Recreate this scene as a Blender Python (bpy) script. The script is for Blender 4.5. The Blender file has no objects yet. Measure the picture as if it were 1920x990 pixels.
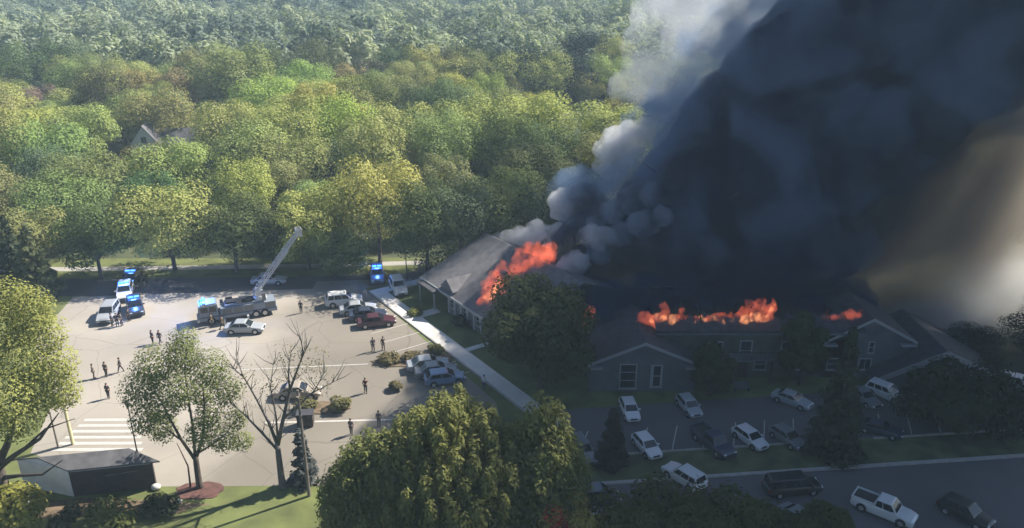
import bpy, bmesh, math, random
import numpy as np
from mathutils import Vector, Matrix, noise
R = math.radians
S = bpy.context.scene
COL = S.collection
random.seed(7); rng = np.random.default_rng(7)

# ------------------------------------------------------------------ camera
CAM_H, PITCH, FPX = 43.0, R(21.5), 1507.0
cam = bpy.data.cameras.new('camera'); cam.lens = 36 * FPX / 1920; cam.sensor_width = 36
cam.clip_start = 0.5; cam.clip_end = 9000
camo = bpy.data.objects.new('camera', cam); COL.objects.link(camo)
camo.location = (0, 0, CAM_H); camo.rotation_euler = (R(90) - PITCH, 0, 0)
S.camera = camo

# ------------------------------------------------------------------ sky, sun, exposure
SUN_EL = R(42); sx, sy = 0.855, 0.518
W = bpy.data.worlds.new('World'); S.world = W; W.use_nodes = True
nt = W.node_tree; nt.nodes.clear()
sky = nt.nodes.new('ShaderNodeTexSky'); sky.sky_type = 'NISHITA'; sky.sun_disc = False
sky.ozone_density = 3.5; sky.dust_density = .6; sky.sun_elevation = SUN_EL; sky.sun_rotation = math.atan2(sx, sy)
bg = nt.nodes.new('ShaderNodeBackground'); bg.inputs['Strength'].default_value = 0.052
wo = nt.nodes.new('ShaderNodeOutputWorld')
nt.links.new(sky.outputs[0], bg.inputs[0]); nt.links.new(bg.outputs[0], wo.inputs[0])
sl = bpy.data.lights.new('sun', 'SUN'); sl.energy = 5.0; sl.angle = R(0.5); sl.color = (1.0, 0.92, 0.80)
so = bpy.data.objects.new('sun', sl); COL.objects.link(so)
sdir = Vector((sx * math.cos(SUN_EL), sy * math.cos(SUN_EL), math.sin(SUN_EL)))
so.rotation_euler = sdir.to_track_quat('Z', 'Y').to_euler(); so.location = (60, 40, 90)
S.view_settings.view_transform = 'Standard'; S.view_settings.look = 'None'
S.view_settings.exposure = 1.3; S.view_settings.gamma = 1.0
cy = S.cycles
cy.max_bounces = 6; cy.diffuse_bounces = 3; cy.glossy_bounces = 2; cy.transmission_bounces = 4
cy.volume_bounces = 2; cy.transparent_max_bounces = 8
cy.volume_step_rate = 1.0; cy.volume_max_steps = 256
cy.use_denoising = True; cy.sample_clamp_indirect = 4

# ------------------------------------------------------------------ helpers
def G(u, v, z=0.0):
    """photo pixel -> world x, y on the plane of height z (used to survey the site)"""
    x = (u - 960) / FPX; y = (495 - v) / FPX
    dy = math.cos(PITCH) + y * math.sin(PITCH); dz = -math.sin(PITCH) + y * math.cos(PITCH)
    t = (z - CAM_H) / dz
    return x * t, dy * t
def D(u, v, Y):
    """photo pixel -> world point at distance Y"""
    x = (u - 960) / FPX; y = (495 - v) / FPX
    dy = math.cos(PITCH) + y * math.sin(PITCH); dz = -math.sin(PITCH) + y * math.cos(PITCH)
    t = Y / dy
    return Vector((x * t, Y, CAM_H + dz * t))

def mat(name, col=(.5, .5, .5), rough=.7, var=0.0, scale=3.0, metal=0.0, objcol=False, bump=0.0, emit=None, es=0.0, spec=None, detail=4):
    m = bpy.data.materials.new(name); m.use_nodes = True
    n = m.node_tree; b = n.nodes['Principled BSDF']
    b.inputs['Roughness'].default_value = rough; b.inputs['Metallic'].default_value = metal
    b.inputs['Base Color'].default_value = (*col, 1)
    if spec is not None: b.inputs['Specular IOR Level'].default_value = spec
    src = None
    if objcol:
        oi = n.nodes.new('ShaderNodeObjectInfo'); src = oi.outputs['Color']
    if var > 0 or bump > 0:
        tc = n.nodes.new('ShaderNodeTexCoord'); no = n.nodes.new('ShaderNodeTexNoise')
        no.inputs['Scale'].default_value = scale; no.inputs['Detail'].default_value = detail
        n.links.new(tc.outputs['Object'], no.inputs['Vector'])
        if var > 0:
            mr = n.nodes.new('ShaderNodeMapRange'); mr.inputs[1].default_value = .3; mr.inputs[2].default_value = .7
            mr.inputs[3].default_value = 1 - var; mr.inputs[4].default_value = 1 + var
            n.links.new(no.outputs['Fac'], mr.inputs[0])
            mx = n.nodes.new('ShaderNodeVectorMath'); mx.operation = 'SCALE'
            if src is None: mx.inputs[0].default_value = col
            else: n.links.new(src, mx.inputs[0])
            n.links.new(mr.outputs[0], mx.inputs['Scale']); src = mx.outputs[0]
        if bump > 0:
            bp = n.nodes.new('ShaderNodeBump'); bp.inputs['Strength'].default_value = bump
            n.links.new(no.outputs['Fac'], bp.inputs['Height']); n.links.new(bp.outputs[0], b.inputs['Normal'])
    if src is not None: n.links.new(src, b.inputs['Base Color'])
    if emit:
        b.inputs['Emission Color'].default_value = (*emit, 1); b.inputs['Emission Strength'].default_value = es
    return m

def volmat(name, col, density, aniso=0.0, emit=None, es=0.0, absorb=None):
    m = bpy.data.materials.new(name); m.use_nodes = True
    n = m.node_tree; n.nodes.clear()
    o = n.nodes.new('ShaderNodeOutputMaterial'); v = n.nodes.new('ShaderNodeVolumePrincipled')
    v.inputs['Color'].default_value = (*col, 1); v.inputs['Density'].default_value = density
    v.inputs['Anisotropy'].default_value = aniso
    if absorb: v.inputs['Absorption Color'].default_value = (*absorb, 1)
    if emit:
        v.inputs['Emission Color'].default_value = (*emit, 1); v.inputs['Emission Strength'].default_value = es
    n.links.new(v.outputs[0], o.inputs['Volume'])
    return m

def volnoise(name, col, density, scale, lo, hi, detail=3, aniso=0.0, base=0.0, col2=None):
    """patchy smoke: density follows a 3D noise"""
    m = volmat(name, col, density, aniso); n = m.node_tree
    v = [x for x in n.nodes if x.type == 'PRINCIPLED_VOLUME'][0]
    tc = n.nodes.new('ShaderNodeTexCoord'); no = n.nodes.new('ShaderNodeTexNoise'); no.inputs['Scale'].default_value = scale; no.inputs['Detail'].default_value = detail
    no.inputs['Distortion'].default_value = .6
    mr = n.nodes.new('ShaderNodeMapRange'); mr.interpolation_type = 'SMOOTHSTEP'; mr.inputs[1].default_value = lo; mr.inputs[2].default_value = hi; mr.inputs[3].default_value = base * density; mr.inputs[4].default_value = density
    n.links.new(tc.outputs['Object'], no.inputs['Vector']); n.links.new(no.outputs['Fac'], mr.inputs[0]); n.links.new(mr.outputs[0], v.inputs['Density'])
    return m

def volsoft(name, col, density, scale=2.2, lo=.3, hi=.7, edge=.75, aniso=0.1, stretch=(1, 1, 1)):
    """a billow that thins out toward its rim: density falls from the centre of a unit ball"""
    m = volmat(name, col, density, aniso); n = m.node_tree; v = [x for x in n.nodes if x.type == 'PRINCIPLED_VOLUME'][0]
    tc = n.nodes.new('ShaderNodeTexCoord'); no = n.nodes.new('ShaderNodeTexNoise'); no.inputs['Scale'].default_value = scale; no.inputs['Detail'].default_value = 4; no.inputs['Distortion'].default_value = .5
    ln = n.nodes.new('ShaderNodeVectorMath'); ln.operation = 'LENGTH'
    st = n.nodes.new('ShaderNodeVectorMath'); st.operation = 'MULTIPLY'; st.inputs[1].default_value = stretch
    wob = n.nodes.new('ShaderNodeMath'); wob.operation = 'MULTIPLY_ADD'; wob.inputs[1].default_value = -.55
    f = n.nodes.new('ShaderNodeMapRange'); f.interpolation_type = 'SMOOTHSTEP'; f.inputs[1].default_value = .70; f.inputs[2].default_value = .70 - edge; f.inputs[3].default_value = 0; f.inputs[4].default_value = 1
    mr = n.nodes.new('ShaderNodeMapRange'); mr.inputs[1].default_value = lo; mr.inputs[2].default_value = hi; mr.inputs[3].default_value = .25; mr.inputs[4].default_value = 1
    mu = n.nodes.new('ShaderNodeMath'); mu.operation = 'MULTIPLY'; m2 = n.nodes.new('ShaderNodeMath'); m2.operation = 'MULTIPLY'; m2.inputs[1].default_value = density
    L = n.links.new
    L(tc.outputs['Object'], ln.inputs[0]); L(tc.outputs['Object'], st.inputs[0]); L(st.outputs[0], no.inputs['Vector']); L(no.outputs['Fac'], wob.inputs[0]); L(ln.outputs['Value'], wob.inputs[2])
    L(wob.outputs[0], f.inputs[0]); L(no.outputs['Fac'], mr.inputs[0]); L(f.outputs[0], mu.inputs[0]); L(mr.outputs[0], mu.inputs[1]); L(mu.outputs[0], m2.inputs[0]); L(m2.outputs[0], v.inputs['Density'])
    return m

def leafmat(name, base=None, transl=0.35, var=.35, objcol=True, randramp=None):
    m = bpy.data.materials.new(name); m.use_nodes = True
    n = m.node_tree; n.nodes.clear()
    out = n.nodes.new('ShaderNodeOutputMaterial')
    oi = n.nodes.new('ShaderNodeObjectInfo')
    at = n.nodes.new('ShaderNodeAttribute'); at.attribute_name = 'shade'
    mr = n.nodes.new('ShaderNodeMapRange'); mr.inputs[3].default_value = 1 - var; mr.inputs[4].default_value = 1 + var
    n.links.new(at.outputs['Fac'], mr.inputs[0])
    sc = n.nodes.new('ShaderNodeVectorMath'); sc.operation = 'SCALE'
    if randramp:
        lo_ = n.nodes.new('ShaderNodeTexNoise'); lo_.inputs['Scale'].default_value = .016; lo_.inputs['Detail'].default_value = 3; n.links.new(oi.outputs['Location'], lo_.inputs['Vector'])
        mrx = n.nodes.new('ShaderNodeMath'); mrx.operation = 'MULTIPLY_ADD'; mrx.inputs[1].default_value = .45; wr = n.nodes.new('ShaderNodeMapRange'); wr.inputs[1].default_value = .34; wr.inputs[2].default_value = .66; wr.inputs[3].default_value = -.1; wr.inputs[4].default_value = .65
        n.links.new(lo_.outputs['Fac'], wr.inputs[0]); n.links.new(oi.outputs['Random'], mrx.inputs[0]); n.links.new(wr.outputs[0], mrx.inputs[2])
        cr = n.nodes.new('ShaderNodeValToRGB')
        el = cr.color_ramp.elements
        while len(el) < len(randramp): el.new(0.5)
        for i, c in enumerate(randramp): el[i].position = i / (len(randramp) - 1); el[i].color = (*c, 1)
        n.links.new(mrx.outputs[0], cr.inputs[0]); n.links.new(cr.outputs[0], sc.inputs[0])
    elif objcol: n.links.new(oi.outputs['Color'], sc.inputs[0])
    else: sc.inputs[0].default_value = base
    n.links.new(mr.outputs[0], sc.inputs['Scale'])
    d = n.nodes.new('ShaderNodeBsdfDiffuse'); t = n.nodes.new('ShaderNodeBsdfTranslucent'); mx = n.nodes.new('ShaderNodeMixShader')
    warm = n.nodes.new('ShaderNodeVectorMath'); warm.operation = 'MULTIPLY'; warm.inputs[1].default_value = (1.08, 1.16, .6)
    n.links.new(sc.outputs[0], warm.inputs[0])
    n.links.new(sc.outputs[0], d.inputs[0]); n.links.new(warm.outputs[0], t.inputs[0])
    mx.inputs[0].default_value = transl
    n.links.new(d.outputs[0], mx.inputs[1]); n.links.new(t.outputs[0], mx.inputs[2]); n.links.new(mx.outputs[0], out.inputs['Surface'])
    return m

def link(name, me, parent=None, loc=None, rz=0.0):
    o = bpy.data.objects.new(name, me); COL.objects.link(o)
    if parent: o.parent = parent
    if loc is not None: o.location = loc
    if rz: o.rotation_euler = (0, 0, rz)
    return o
def tag(o, label=None, cat=None, group=None, kind=None):
    if label: o['label'] = label
    if cat: o['category'] = cat
    if group: o['group'] = group
    if kind: o['kind'] = kind
    return o
def thing(name, label, cat, loc=(0, 0, 0), rz=0.0, group=None):
    o = bpy.data.objects.new(name, None); o.empty_display_size = .3; COL.objects.link(o)
    o.location = loc; o.rotation_euler = (0, 0, rz)
    return tag(o, label, cat, group)
def copy_tree(o, parent=None):
    c = o.copy(); COL.objects.link(c); c.parent = parent
    for ch in list(o.children): copy_tree(ch, c)
    return c

class MB:
    def __init__(s): s.v = []; s.f = []; s.mi = []; s.m = 0
    def add(s, vs, fs):
        b = len(s.v); s.v += [tuple(x) for x in vs]
        for f in fs: s.f.append([b + i for i in f]); s.mi.append(s.m)
        return s
    def box(s, x0, x1, y0, y1, z0, z1, M=None):
        vs = [Vector(p) for p in ((x0, y0, z0), (x1, y0, z0), (x1, y1, z0), (x0, y1, z0), (x0, y0, z1), (x1, y0, z1), (x1, y1, z1), (x0, y1, z1))]
        if M: vs = [M @ p for p in vs]
        return s.add(vs, [(0, 3, 2, 1), (4, 5, 6, 7), (0, 1, 5, 4), (1, 2, 6, 5), (2, 3, 7, 6), (3, 0, 4, 7)])
    def tube(s, p, q, r0, r1=None, n=8, caps=True):
        p, q = Vector(p), Vector(q); r1 = r0 if r1 is None else r1
        d = (q - p).normalized(); a = d.orthogonal().normalized(); b = d.cross(a)
        vs = []
        for c, r in ((p, r0), (q, r1)):
            for i in range(n):
                t = 2 * math.pi * i / n; vs.append(c + (a * math.cos(t) + b * math.sin(t)) * r)
        fs = [(i, (i + 1) % n, n + (i + 1) % n, n + i) for i in range(n)]
        if caps: fs += [tuple(range(n - 1, -1, -1)), tuple(range(n, 2 * n))]
        return s.add(vs, fs)
    def path(s, pts, rad, n=7):
        """tapered tube along points, one skin"""
        pts = [Vector(p) for p in pts]; vs = []; a = None
        for i, p in enumerate(pts):
            d = (pts[min(i + 1, len(pts) - 1)] - pts[max(i - 1, 0)]).normalized()
            a = d.orthogonal().normalized() if a is None else (a - d * a.dot(d)).normalized()
            b = d.cross(a)
            for k in range(n):
                t = 2 * math.pi * k / n; vs.append(p + (a * math.cos(t) + b * math.sin(t)) * rad[i])
        fs = []
        for i in range(len(pts) - 1):
            for k in range(n):
                fs.append((i * n + k, i * n + (k + 1) % n, (i + 1) * n + (k + 1) % n, (i + 1) * n + k))
        fs += [tuple(range(n - 1, -1, -1)), tuple(range((len(pts) - 1) * n, len(pts) * n))]
        return s.add(vs, fs)
    def ball(s, c, rx, ry, rz, nu=10, nv=6):
        vs = [(c[0], c[1], c[2] - rz)]
        for j in range(1, nv):
            ph = -math.pi / 2 + math.pi * j / nv
            for i in range(nu):
                t = 2 * math.pi * i / nu
                vs.append((c[0] + rx * math.cos(ph) * math.cos(t), c[1] + ry * math.cos(ph) * math.sin(t), c[2] + rz * math.sin(ph)))
        vs.append((c[0], c[1], c[2] + rz)); fs = []
        for i in range(nu): fs.append((0, 1 + (i + 1) % nu, 1 + i))
        for j in range(nv - 2):
            for i in range(nu):
                a = 1 + j * nu; fs.append((a + i, a + (i + 1) % nu, a + nu + (i + 1) % nu, a + nu + i))
        a = 1 + (nv - 2) * nu
        for i in range(nu): fs.append((a + i, a + (i + 1) % nu, len(vs) - 1))
        return s.add(vs, fs)
    def prism(s, poly, z0, z1):
        n = len(poly); vs = [(x, y, z0) for x, y in poly] + [(x, y, z1) for x, y in poly]
        return s.add(vs, [tuple(range(n - 1, -1, -1)), tuple(range(n, 2 * n))] + [(i, (i + 1) % n, n + (i + 1) % n, n + i) for i in range(n)])
    def panel(s, q, t):
        """thin plate: quad corners q pushed out by t along its normal"""
        q = [Vector(p) for p in q]; nn = (q[1] - q[0]).cross(q[3] - q[0]).normalized()
        vs = q + [p + nn * t for p in q]; n = len(q)
        return s.add(vs, [tuple(range(n - 1, -1, -1)), tuple(range(n, 2 * n))] + [(i, (i + 1) % n, n + (i + 1) % n, n + i) for i in range(n)])
    def mesh(s, name, mats, smooth=False):
        me = bpy.data.meshes.new(name); me.from_pydata(s.v, [], s.f)
        for m in (mats if isinstance(mats, (list, tuple)) else [mats]): me.materials.append(m)
        me.polygons.foreach_set('material_index', s.mi)
        bm = bmesh.new(); bm.from_mesh(me); bmesh.ops.recalc_face_normals(bm, faces=bm.faces); bm.to_mesh(me); bm.free()
        if smooth: me.polygons.foreach_set('use_smooth', [True] * len(me.polygons))
        me.update(); return me
    def build(s, name, mats, parent=None, loc=None, rz=0.0, smooth=False):
        return link(name, s.mesh(name, mats, smooth), parent, loc, rz)

def sheet(name, poly, z, m, kind='structure'):
    me = bpy.data.meshes.new(name)
    me.from_pydata([(x, y, z) for x, y in poly], [], [list(range(len(poly)))]); me.materials.append(m)
    bm = bmesh.new(); bm.from_mesh(me); bmesh.ops.recalc_face_normals(bm, faces=bm.faces)
    if bm.faces[:] and list(bm.faces)[0].normal.z < 0: bmesh.ops.reverse_faces(bm, faces=bm.faces)
    bm.to_mesh(me); bm.free()
    return tag(link(name, me), kind=kind)
def blob(cx, cy, rx, ry, rot=0, n=22, jit=.12, seed=0):
    r = random.Random(seed); out = []
    for i in range(n):
        t = 2 * math.pi * i / n; k = 1 + r.uniform(-jit, jit)
        x, y = rx * k * math.cos(t), ry * k * math.sin(t)
        out.append((cx + x * math.cos(rot) - y * math.sin(rot), cy + x * math.sin(rot) + y * math.cos(rot)))
    return out
def strip(pts, w):
    """polygon of width w along a polyline"""
    L, Rr = [], []
    for i, p in enumerate(pts):
        a = Vector(pts[max(i - 1, 0)]); b = Vector(pts[min(i + 1, len(pts) - 1)]); d = (b - a).normalized()
        nrm = Vector((-d.y, d.x)) * w / 2; L.append((p[0] + nrm.x, p[1] + nrm.y)); Rr.append((p[0] - nrm.x, p[1] - nrm.y))
    return L + Rr[::-1]

# ------------------------------------------------------------------ materials
M_forest = mat('forest_floor', (.045, .055, .025), .95, .5, .15)
M_grass = mat('lawn_grass', (.10, .118, .036), .95, .35, .35, detail=8)
M_dgrass = mat('shade_toned_lawn', (.07, .085, .035), .95, .4, .5, detail=8)  # darker copy of the lawn grass, shade put into its colour
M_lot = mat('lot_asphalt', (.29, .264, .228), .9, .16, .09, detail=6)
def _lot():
    # thin smoke shade painted into the paving, darkening toward the building; ragged edge
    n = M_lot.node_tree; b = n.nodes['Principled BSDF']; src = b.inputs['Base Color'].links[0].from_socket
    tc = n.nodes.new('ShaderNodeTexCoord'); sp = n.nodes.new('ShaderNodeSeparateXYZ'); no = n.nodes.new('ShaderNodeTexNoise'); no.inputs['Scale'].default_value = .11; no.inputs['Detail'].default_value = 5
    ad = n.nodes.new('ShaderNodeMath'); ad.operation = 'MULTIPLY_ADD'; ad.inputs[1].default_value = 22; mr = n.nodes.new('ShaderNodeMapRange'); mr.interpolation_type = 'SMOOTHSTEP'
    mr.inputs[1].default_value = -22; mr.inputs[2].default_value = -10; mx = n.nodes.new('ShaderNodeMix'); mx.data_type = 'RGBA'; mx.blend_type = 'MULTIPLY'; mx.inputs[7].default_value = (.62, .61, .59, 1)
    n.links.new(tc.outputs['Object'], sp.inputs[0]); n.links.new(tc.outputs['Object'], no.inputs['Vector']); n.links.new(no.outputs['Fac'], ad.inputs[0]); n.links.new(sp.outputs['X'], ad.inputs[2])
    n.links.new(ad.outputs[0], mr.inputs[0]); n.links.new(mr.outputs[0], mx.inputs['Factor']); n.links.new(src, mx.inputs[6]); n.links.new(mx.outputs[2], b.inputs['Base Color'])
    # fine cracks and stains
    cr = n.nodes.new('ShaderNodeTexVoronoi'); cr.feature = 'DISTANCE_TO_EDGE'; cr.inputs['Scale'].default_value = .16; cr.inputs['Randomness'].default_value = 1
    m2 = n.nodes.new('ShaderNodeMapRange'); m2.inputs[1].default_value = 0; m2.inputs[2].default_value = .012; m2.inputs[3].default_value = .72; m2.inputs[4].default_value = 1
    m3 = n.nodes.new('ShaderNodeVectorMath'); m3.operation = 'SCALE'
    wv = n.nodes.new('ShaderNodeVectorMath'); wv.operation = 'MULTIPLY_ADD'; wv.inputs[1].default_value = (3, 3, 0)
    n.links.new(no.outputs['Color'], wv.inputs[0]); n.links.new(tc.outputs['Object'], wv.inputs[2]); n.links.new(wv.outputs[0], cr.inputs['Vector'])
    n.links.new(cr.outputs['Distance'], m2.inputs[0]); n.links.new(mx.outputs[2], m3.inputs[0]); n.links.new(m2.outputs[0], m3.inputs['Scale']); n.links.new(m3.outputs[0], b.inputs['Base Color'])
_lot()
M_road = mat('road_asphalt', (.065, .063, .063), .9, .25, .2, detail=6)
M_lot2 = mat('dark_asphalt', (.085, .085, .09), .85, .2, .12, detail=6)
M_conc = mat('concrete', (.58, .555, .52), .9, .08, .8)
M_curb = mat('kerb_concrete', (.30, .29, .275), .9, .12, 1.5)
M_paint_sunbars = mat('road_paint_and_sun_bars', (.42, .41, .39), .8, .1, 3)
M_mulch = mat('brown_mulch', (.13, .095, .06), 1, .4, 2)
M_rmulch = mat('red_mulch', (.10, .047, .04), 1, .35, 2)
M_bark = mat('bark', (.075, .06, .048), .95, .35, 4, bump=.4)
M_bark2 = mat('grey_bark', (.11, .10, .095), .95, .3, 4, bump=.4)
M_leaf = leafmat('leaves', transl=.24, var=.2)
M_needle = leafmat('needles', transl=.15, var=.45)
M_far = leafmat('haze_tinted_leaves', transl=.25, var=.35, objcol=False, randramp=[(.09, .12, .12), (.14, .18, .15), (.19, .23, .17), (.25, .29, .19), (.30, .34, .22), (.34, .36, .24)])  # paler, bluer leaf colours carry part of the distance haze
M_paintcar = mat('car_paint', rough=.28, objcol=True)
M_paintcar.node_tree.nodes['Principled BSDF'].inputs['Coat Weight'].default_value = .5
M_glass = mat('car_glass', (.012, .016, .022), .08, spec=.6)
M_tyre = mat('tyre_rubber', (.015, .015, .016), .9)
M_rim = mat('wheel_alloy', (.45, .46, .48), .35, metal=.7)
M_black = mat('black_plastic', (.02, .02, .022), .6)
M_lamp = mat('headlight_lens', (.75, .78, .8), .15)
M_red = mat('tail_lens', (.35, .015, .015), .25)
M_blue = mat('blue_beacon', (.03, .12, .8), .3, emit=(.06, .22, 1), es=1.7)
M_steel = mat('ladder_steel', (.52, .53, .55), .45, .1, 3, metal=.3)
M_white = mat('white_paint', (.52, .52, .5), .6, .06, 2)
M_trim = mat('white_trim', (.27, .28, .29), .6, .05, 2)
M_shingle = mat('roof_shingles', (.11, .11, .12), .9, .25, 1.2, detail=8, bump=.3)
M_dshingle = mat('dark_shingles', (.04, .042, .052), .9, .3, 1.2, detail=8, bump=.3)
M_brown = mat('dark_siding', (.05, .04, .035), .85, .2, 2)
M_siding = mat('olive_siding', (.085, .09, .072), .85, .15, .8)
M_gsiding = mat('grey_siding', (.10, .11, .125), .85, .15, .8)
M_wsiding = mat('pale_siding', (.80, .81, .82), .8, .1, .8)
M_pane = mat('window_glass', (.02, .028, .04), .08, spec=.7)
M_curtain = mat('curtain', (.35, .38, .42), .8, .15, 3)
M_pole = mat('weathered_pole', (.16, .14, .12), .9, .25, 3)
M_dpole = mat('dark_pole', (.03, .03, .032), .5)
M_ypost = mat('pale_yellow_post', (.6, .55, .33), .7, .1, 2)
M_skin = mat('skin', (.42, .25, .18), .6)
M_cloth = mat('cloth', rough=.9, objcol=True, var=.2, scale=6)
M_hair = mat('hair', (.03, .02, .015), .7)
M_shoe = mat('shoes', (.03, .03, .03), .7)
M_char = mat('charred_wood', (.012, .011, .01), .95, .4, 3)

# ------------------------------------------------------------------ ground, roads, parking
sheet('ground', [(-6000, -300), (6000, -300), (6000, 7000), (-6000, 7000)], 0, M_forest)
sheet('lawn', [(-75, 30), (58, 30), (56, 74), (40, 78), (8, 112), (-110, 111)], .004, M_grass)
LOT = [(-58, 97.2), (-20.2, 100.6), (-1.6, 70.8), (-1.0, 66), (-3.0, 57.4), (-20, 57.2), (-30, 57.1), (-36, 57.6), (-40, 60.2), (-44, 62), (-47, 72), (-56, 84)]
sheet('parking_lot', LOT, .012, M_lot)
sheet('road', [(-150, 96.0), (-50, 97.6), (-27, 99.9), (-14, 101.2), (-4, 108), (20, 128), (16, 131), (-7, 112), (-15, 105.6), (-30, 104.2), (-150, 101.6)], .008, M_road)
sheet('path', strip([(-150, 106.2), (-60, 107.2), (-30, 108.4), (-12, 109.8)], 1.6), .008, M_curb)
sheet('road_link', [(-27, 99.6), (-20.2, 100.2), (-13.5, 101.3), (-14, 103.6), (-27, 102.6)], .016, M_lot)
U = Vector((.565, -.825)).normalized(); V = Vector((.825, .565)).normalized()
SW0 = Vector((-18.6, 98.2))
def SW(a, b=0): p = SW0 + U * a + V * b; return (p.x, p.y)
mb = MB(); mb.prism([SW(-1, 0), SW(40, 0), SW(40, 1.9), SW(-1, 1.9)], 0, .13)
tag(mb.build('sidewalk', M_conc), kind='structure')
mb = MB(); mb.prism([SW(-1, -.2), SW(40, -.2), SW(40, -.006), SW(-1, -.006)], 0, .14)
tag(mb.build('kerb', M_curb), kind='structure')
mb = MB(); mb.prism([SW(-1, 1.906), SW(-1, 8), SW(.6, 8), SW(.6, 1.906)], 0, .12)
mb.prism([SW(8.8, 1.906), SW(8.8, 4.6), SW(10.2, 4.6), SW(10.2, 1.906)], 0, .12)
mb.prism([SW(20.5, 1.906), SW(20.5, 9), SW(21.3, 9), SW(21.3, 1.906)], 0, .12)
tag(mb.build('path', M_conc), kind='structure')
# right-hand car parks below the burning block
cd = Vector((.994, .106))
def CP(x, off): return (x, 57.1 + (x - 4.6) * .106 + off)
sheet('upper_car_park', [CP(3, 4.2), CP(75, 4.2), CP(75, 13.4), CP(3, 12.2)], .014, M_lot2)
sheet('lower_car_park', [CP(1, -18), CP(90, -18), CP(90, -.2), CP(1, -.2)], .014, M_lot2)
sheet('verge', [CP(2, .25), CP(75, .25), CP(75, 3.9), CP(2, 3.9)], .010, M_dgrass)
mb = MB(); mb.prism([CP(-1, -.2), CP(85, -.2), CP(85, .2), CP(-1, .2)], 0, .14)
tag(mb.build('kerb', M_curb), kind='structure')
mb = MB(); mb.prism([CP(9, 4.0), CP(30, 4.0), CP(30, 4.2), CP(9, 4.2)], 0, .13)
mb.prism([CP(34, 4.0), CP(52, 4.0), CP(52, 4.2), CP(34, 4.2)], 0, .13)
tag(mb.build('kerb', M_curb), kind='structure')
def lines(name, quads, z):
    me = bpy.data.meshes.new(name); v = []; f = []
    for q in quads: f.append(list(range(len(v), len(v) + 4))); v += [(x, y, z) for x, y in q]
    me.from_pydata(v, [], f); me.materials.append(M_paint_sunbars); return tag(link(name, me), kind='structure')
qs = []
for i in range(9):   # stalls along the sidewalk
    a = 2 + i * 2.9
    qs.append([SW(a, -.3), SW(a + .1, -.3), SW(a + .1, -5.2), SW(a, -5.2)])
for i in range(14):
    x = 6 + i * 2.9
    for o0, o1 in ((4.4, 8.2),):
        qs.append([CP(x, o0), CP(x + .1, o0), CP(x + 1.3, o1), CP(x + 1.2, o1)])
for i in range(6):   # bright ground between thin shadows near the shed, drawn as pale bars
    y = 62.3 + i * 1.0
    qs.append([(-42.3 + i * .1, y), (-34.0 - i * .5, y + .05), (-34.0 - i * .5, y + .5), (-42.3 + i * .1, y + .45)])
qs.append([(-30.5, 77.4), (-16, 78.8), (-16, 78.95), (-30.5, 77.55)])
qs.append([(-24, 66.9), (-9, 67.6), (-9, 67.85), (-24, 67.15)])
lines('markings_and_sun_bars', qs, .022)

# planted islands in the sunny lot
def island(poly, m, z=.10):
    b = MB(); b.prism(poly, 0, z); return tag(b.build('planting_island', m), kind='structure')
c = G(775, 676); island(blob(c[0] + .2, c[1], 4.6, 1.5, R(8), seed=3), M_mulch)
c = G(610, 765); island(blob(c[0], c[1], 2.6, 1.1, R(3), seed=4), M_mulch)
c = G(375, 918); island(blob(c[0], c[1] - .2, 2.0, 1.2, 0, seed=5), M_rmulch, .05)
sheet('garden_bed', blob(-34.5, 54.2, 9, 1.3, .02, seed=8), .009, M_mulch)

# ------------------------------------------------------------------ trees
def leafmesh(name, centers, radii, n, size, m, up=.5, outw=.8, squash=1.0, seed=0, stretch=1.0, shell=.55, vertical=0.0):
    r = np.random.default_rng(seed)
    centers = np.array(centers, float); radii = np.array(radii, float)
    if radii.ndim == 1: radii = np.stack([radii] * 3, 1)
    w = (radii[:, 0] * radii[:, 2]); w = w / w.sum()
    k = r.choice(len(centers), n, p=w)
    d = r.normal(size=(n, 3)); d /= np.linalg.norm(d, axis=1)[:, None]
    rad = shell + (1 - shell) * r.random(n) ** .5 + r.normal(size=n) * .07
    p = centers[k] + d * radii[k] * rad[:, None]
    # drop leaves deep inside other lobes
    inside = np.zeros(n, bool)
    for c_, r_ in zip(centers, radii):
        inside |= (((p - c_) / r_) ** 2).sum(1) < .42 ** 2
    p = p[~inside]; d = d[~inside]; n = len(p)
    nr = d * outw + r.normal(size=(n, 3)) * .27 + np.array([0, 0, up]); nr /= np.linalg.norm(nr, axis=1)[:, None]
    a = np.cross(nr, r.normal(size=(n, 3))) if vertical == 0 else np.array([0, 0, vertical]) + r.normal(size=(n, 3)) * .35
    a -= nr * (a * nr).sum(1)[:, None]; a /= np.linalg.norm(a, axis=1)[:, None] + 1e-9
    b = np.cross(nr, a)
    s = size * (.6 + .8 * r.random(n))[:, None]
    q = np.stack([p - a * s * .55 * stretch, p + b * s * .38, p + a * s * .6 * stretch, p - b * s * .42], 1).reshape(-1, 3)
    me = bpy.data.meshes.new(name)
    me.vertices.add(4 * n); me.vertices.foreach_set('co', q.astype(np.float32).ravel())
    me.loops.add(4 * n); me.loops.foreach_set('vertex_index', np.arange(4 * n, dtype=np.int32))
    me.polygons.add(n); me.polygons.foreach_set('loop_start', np.arange(0, 4 * n, 4, dtype=np.int32))
    me.polygons.foreach_set('loop_total', np.full(n, 4, np.int32))
    me.materials.append(m); me.update(calc_edges=True)
    at = me.attributes.new('shade', 'FLOAT', 'FACE')
    clump = r.random(len(centers)); sh = np.clip(.55 * r.random(n) + .45 * clump[k[~inside]], 0, 1)
    at.data.foreach_set('value', sh.astype(np.float32))
    return me
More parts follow.
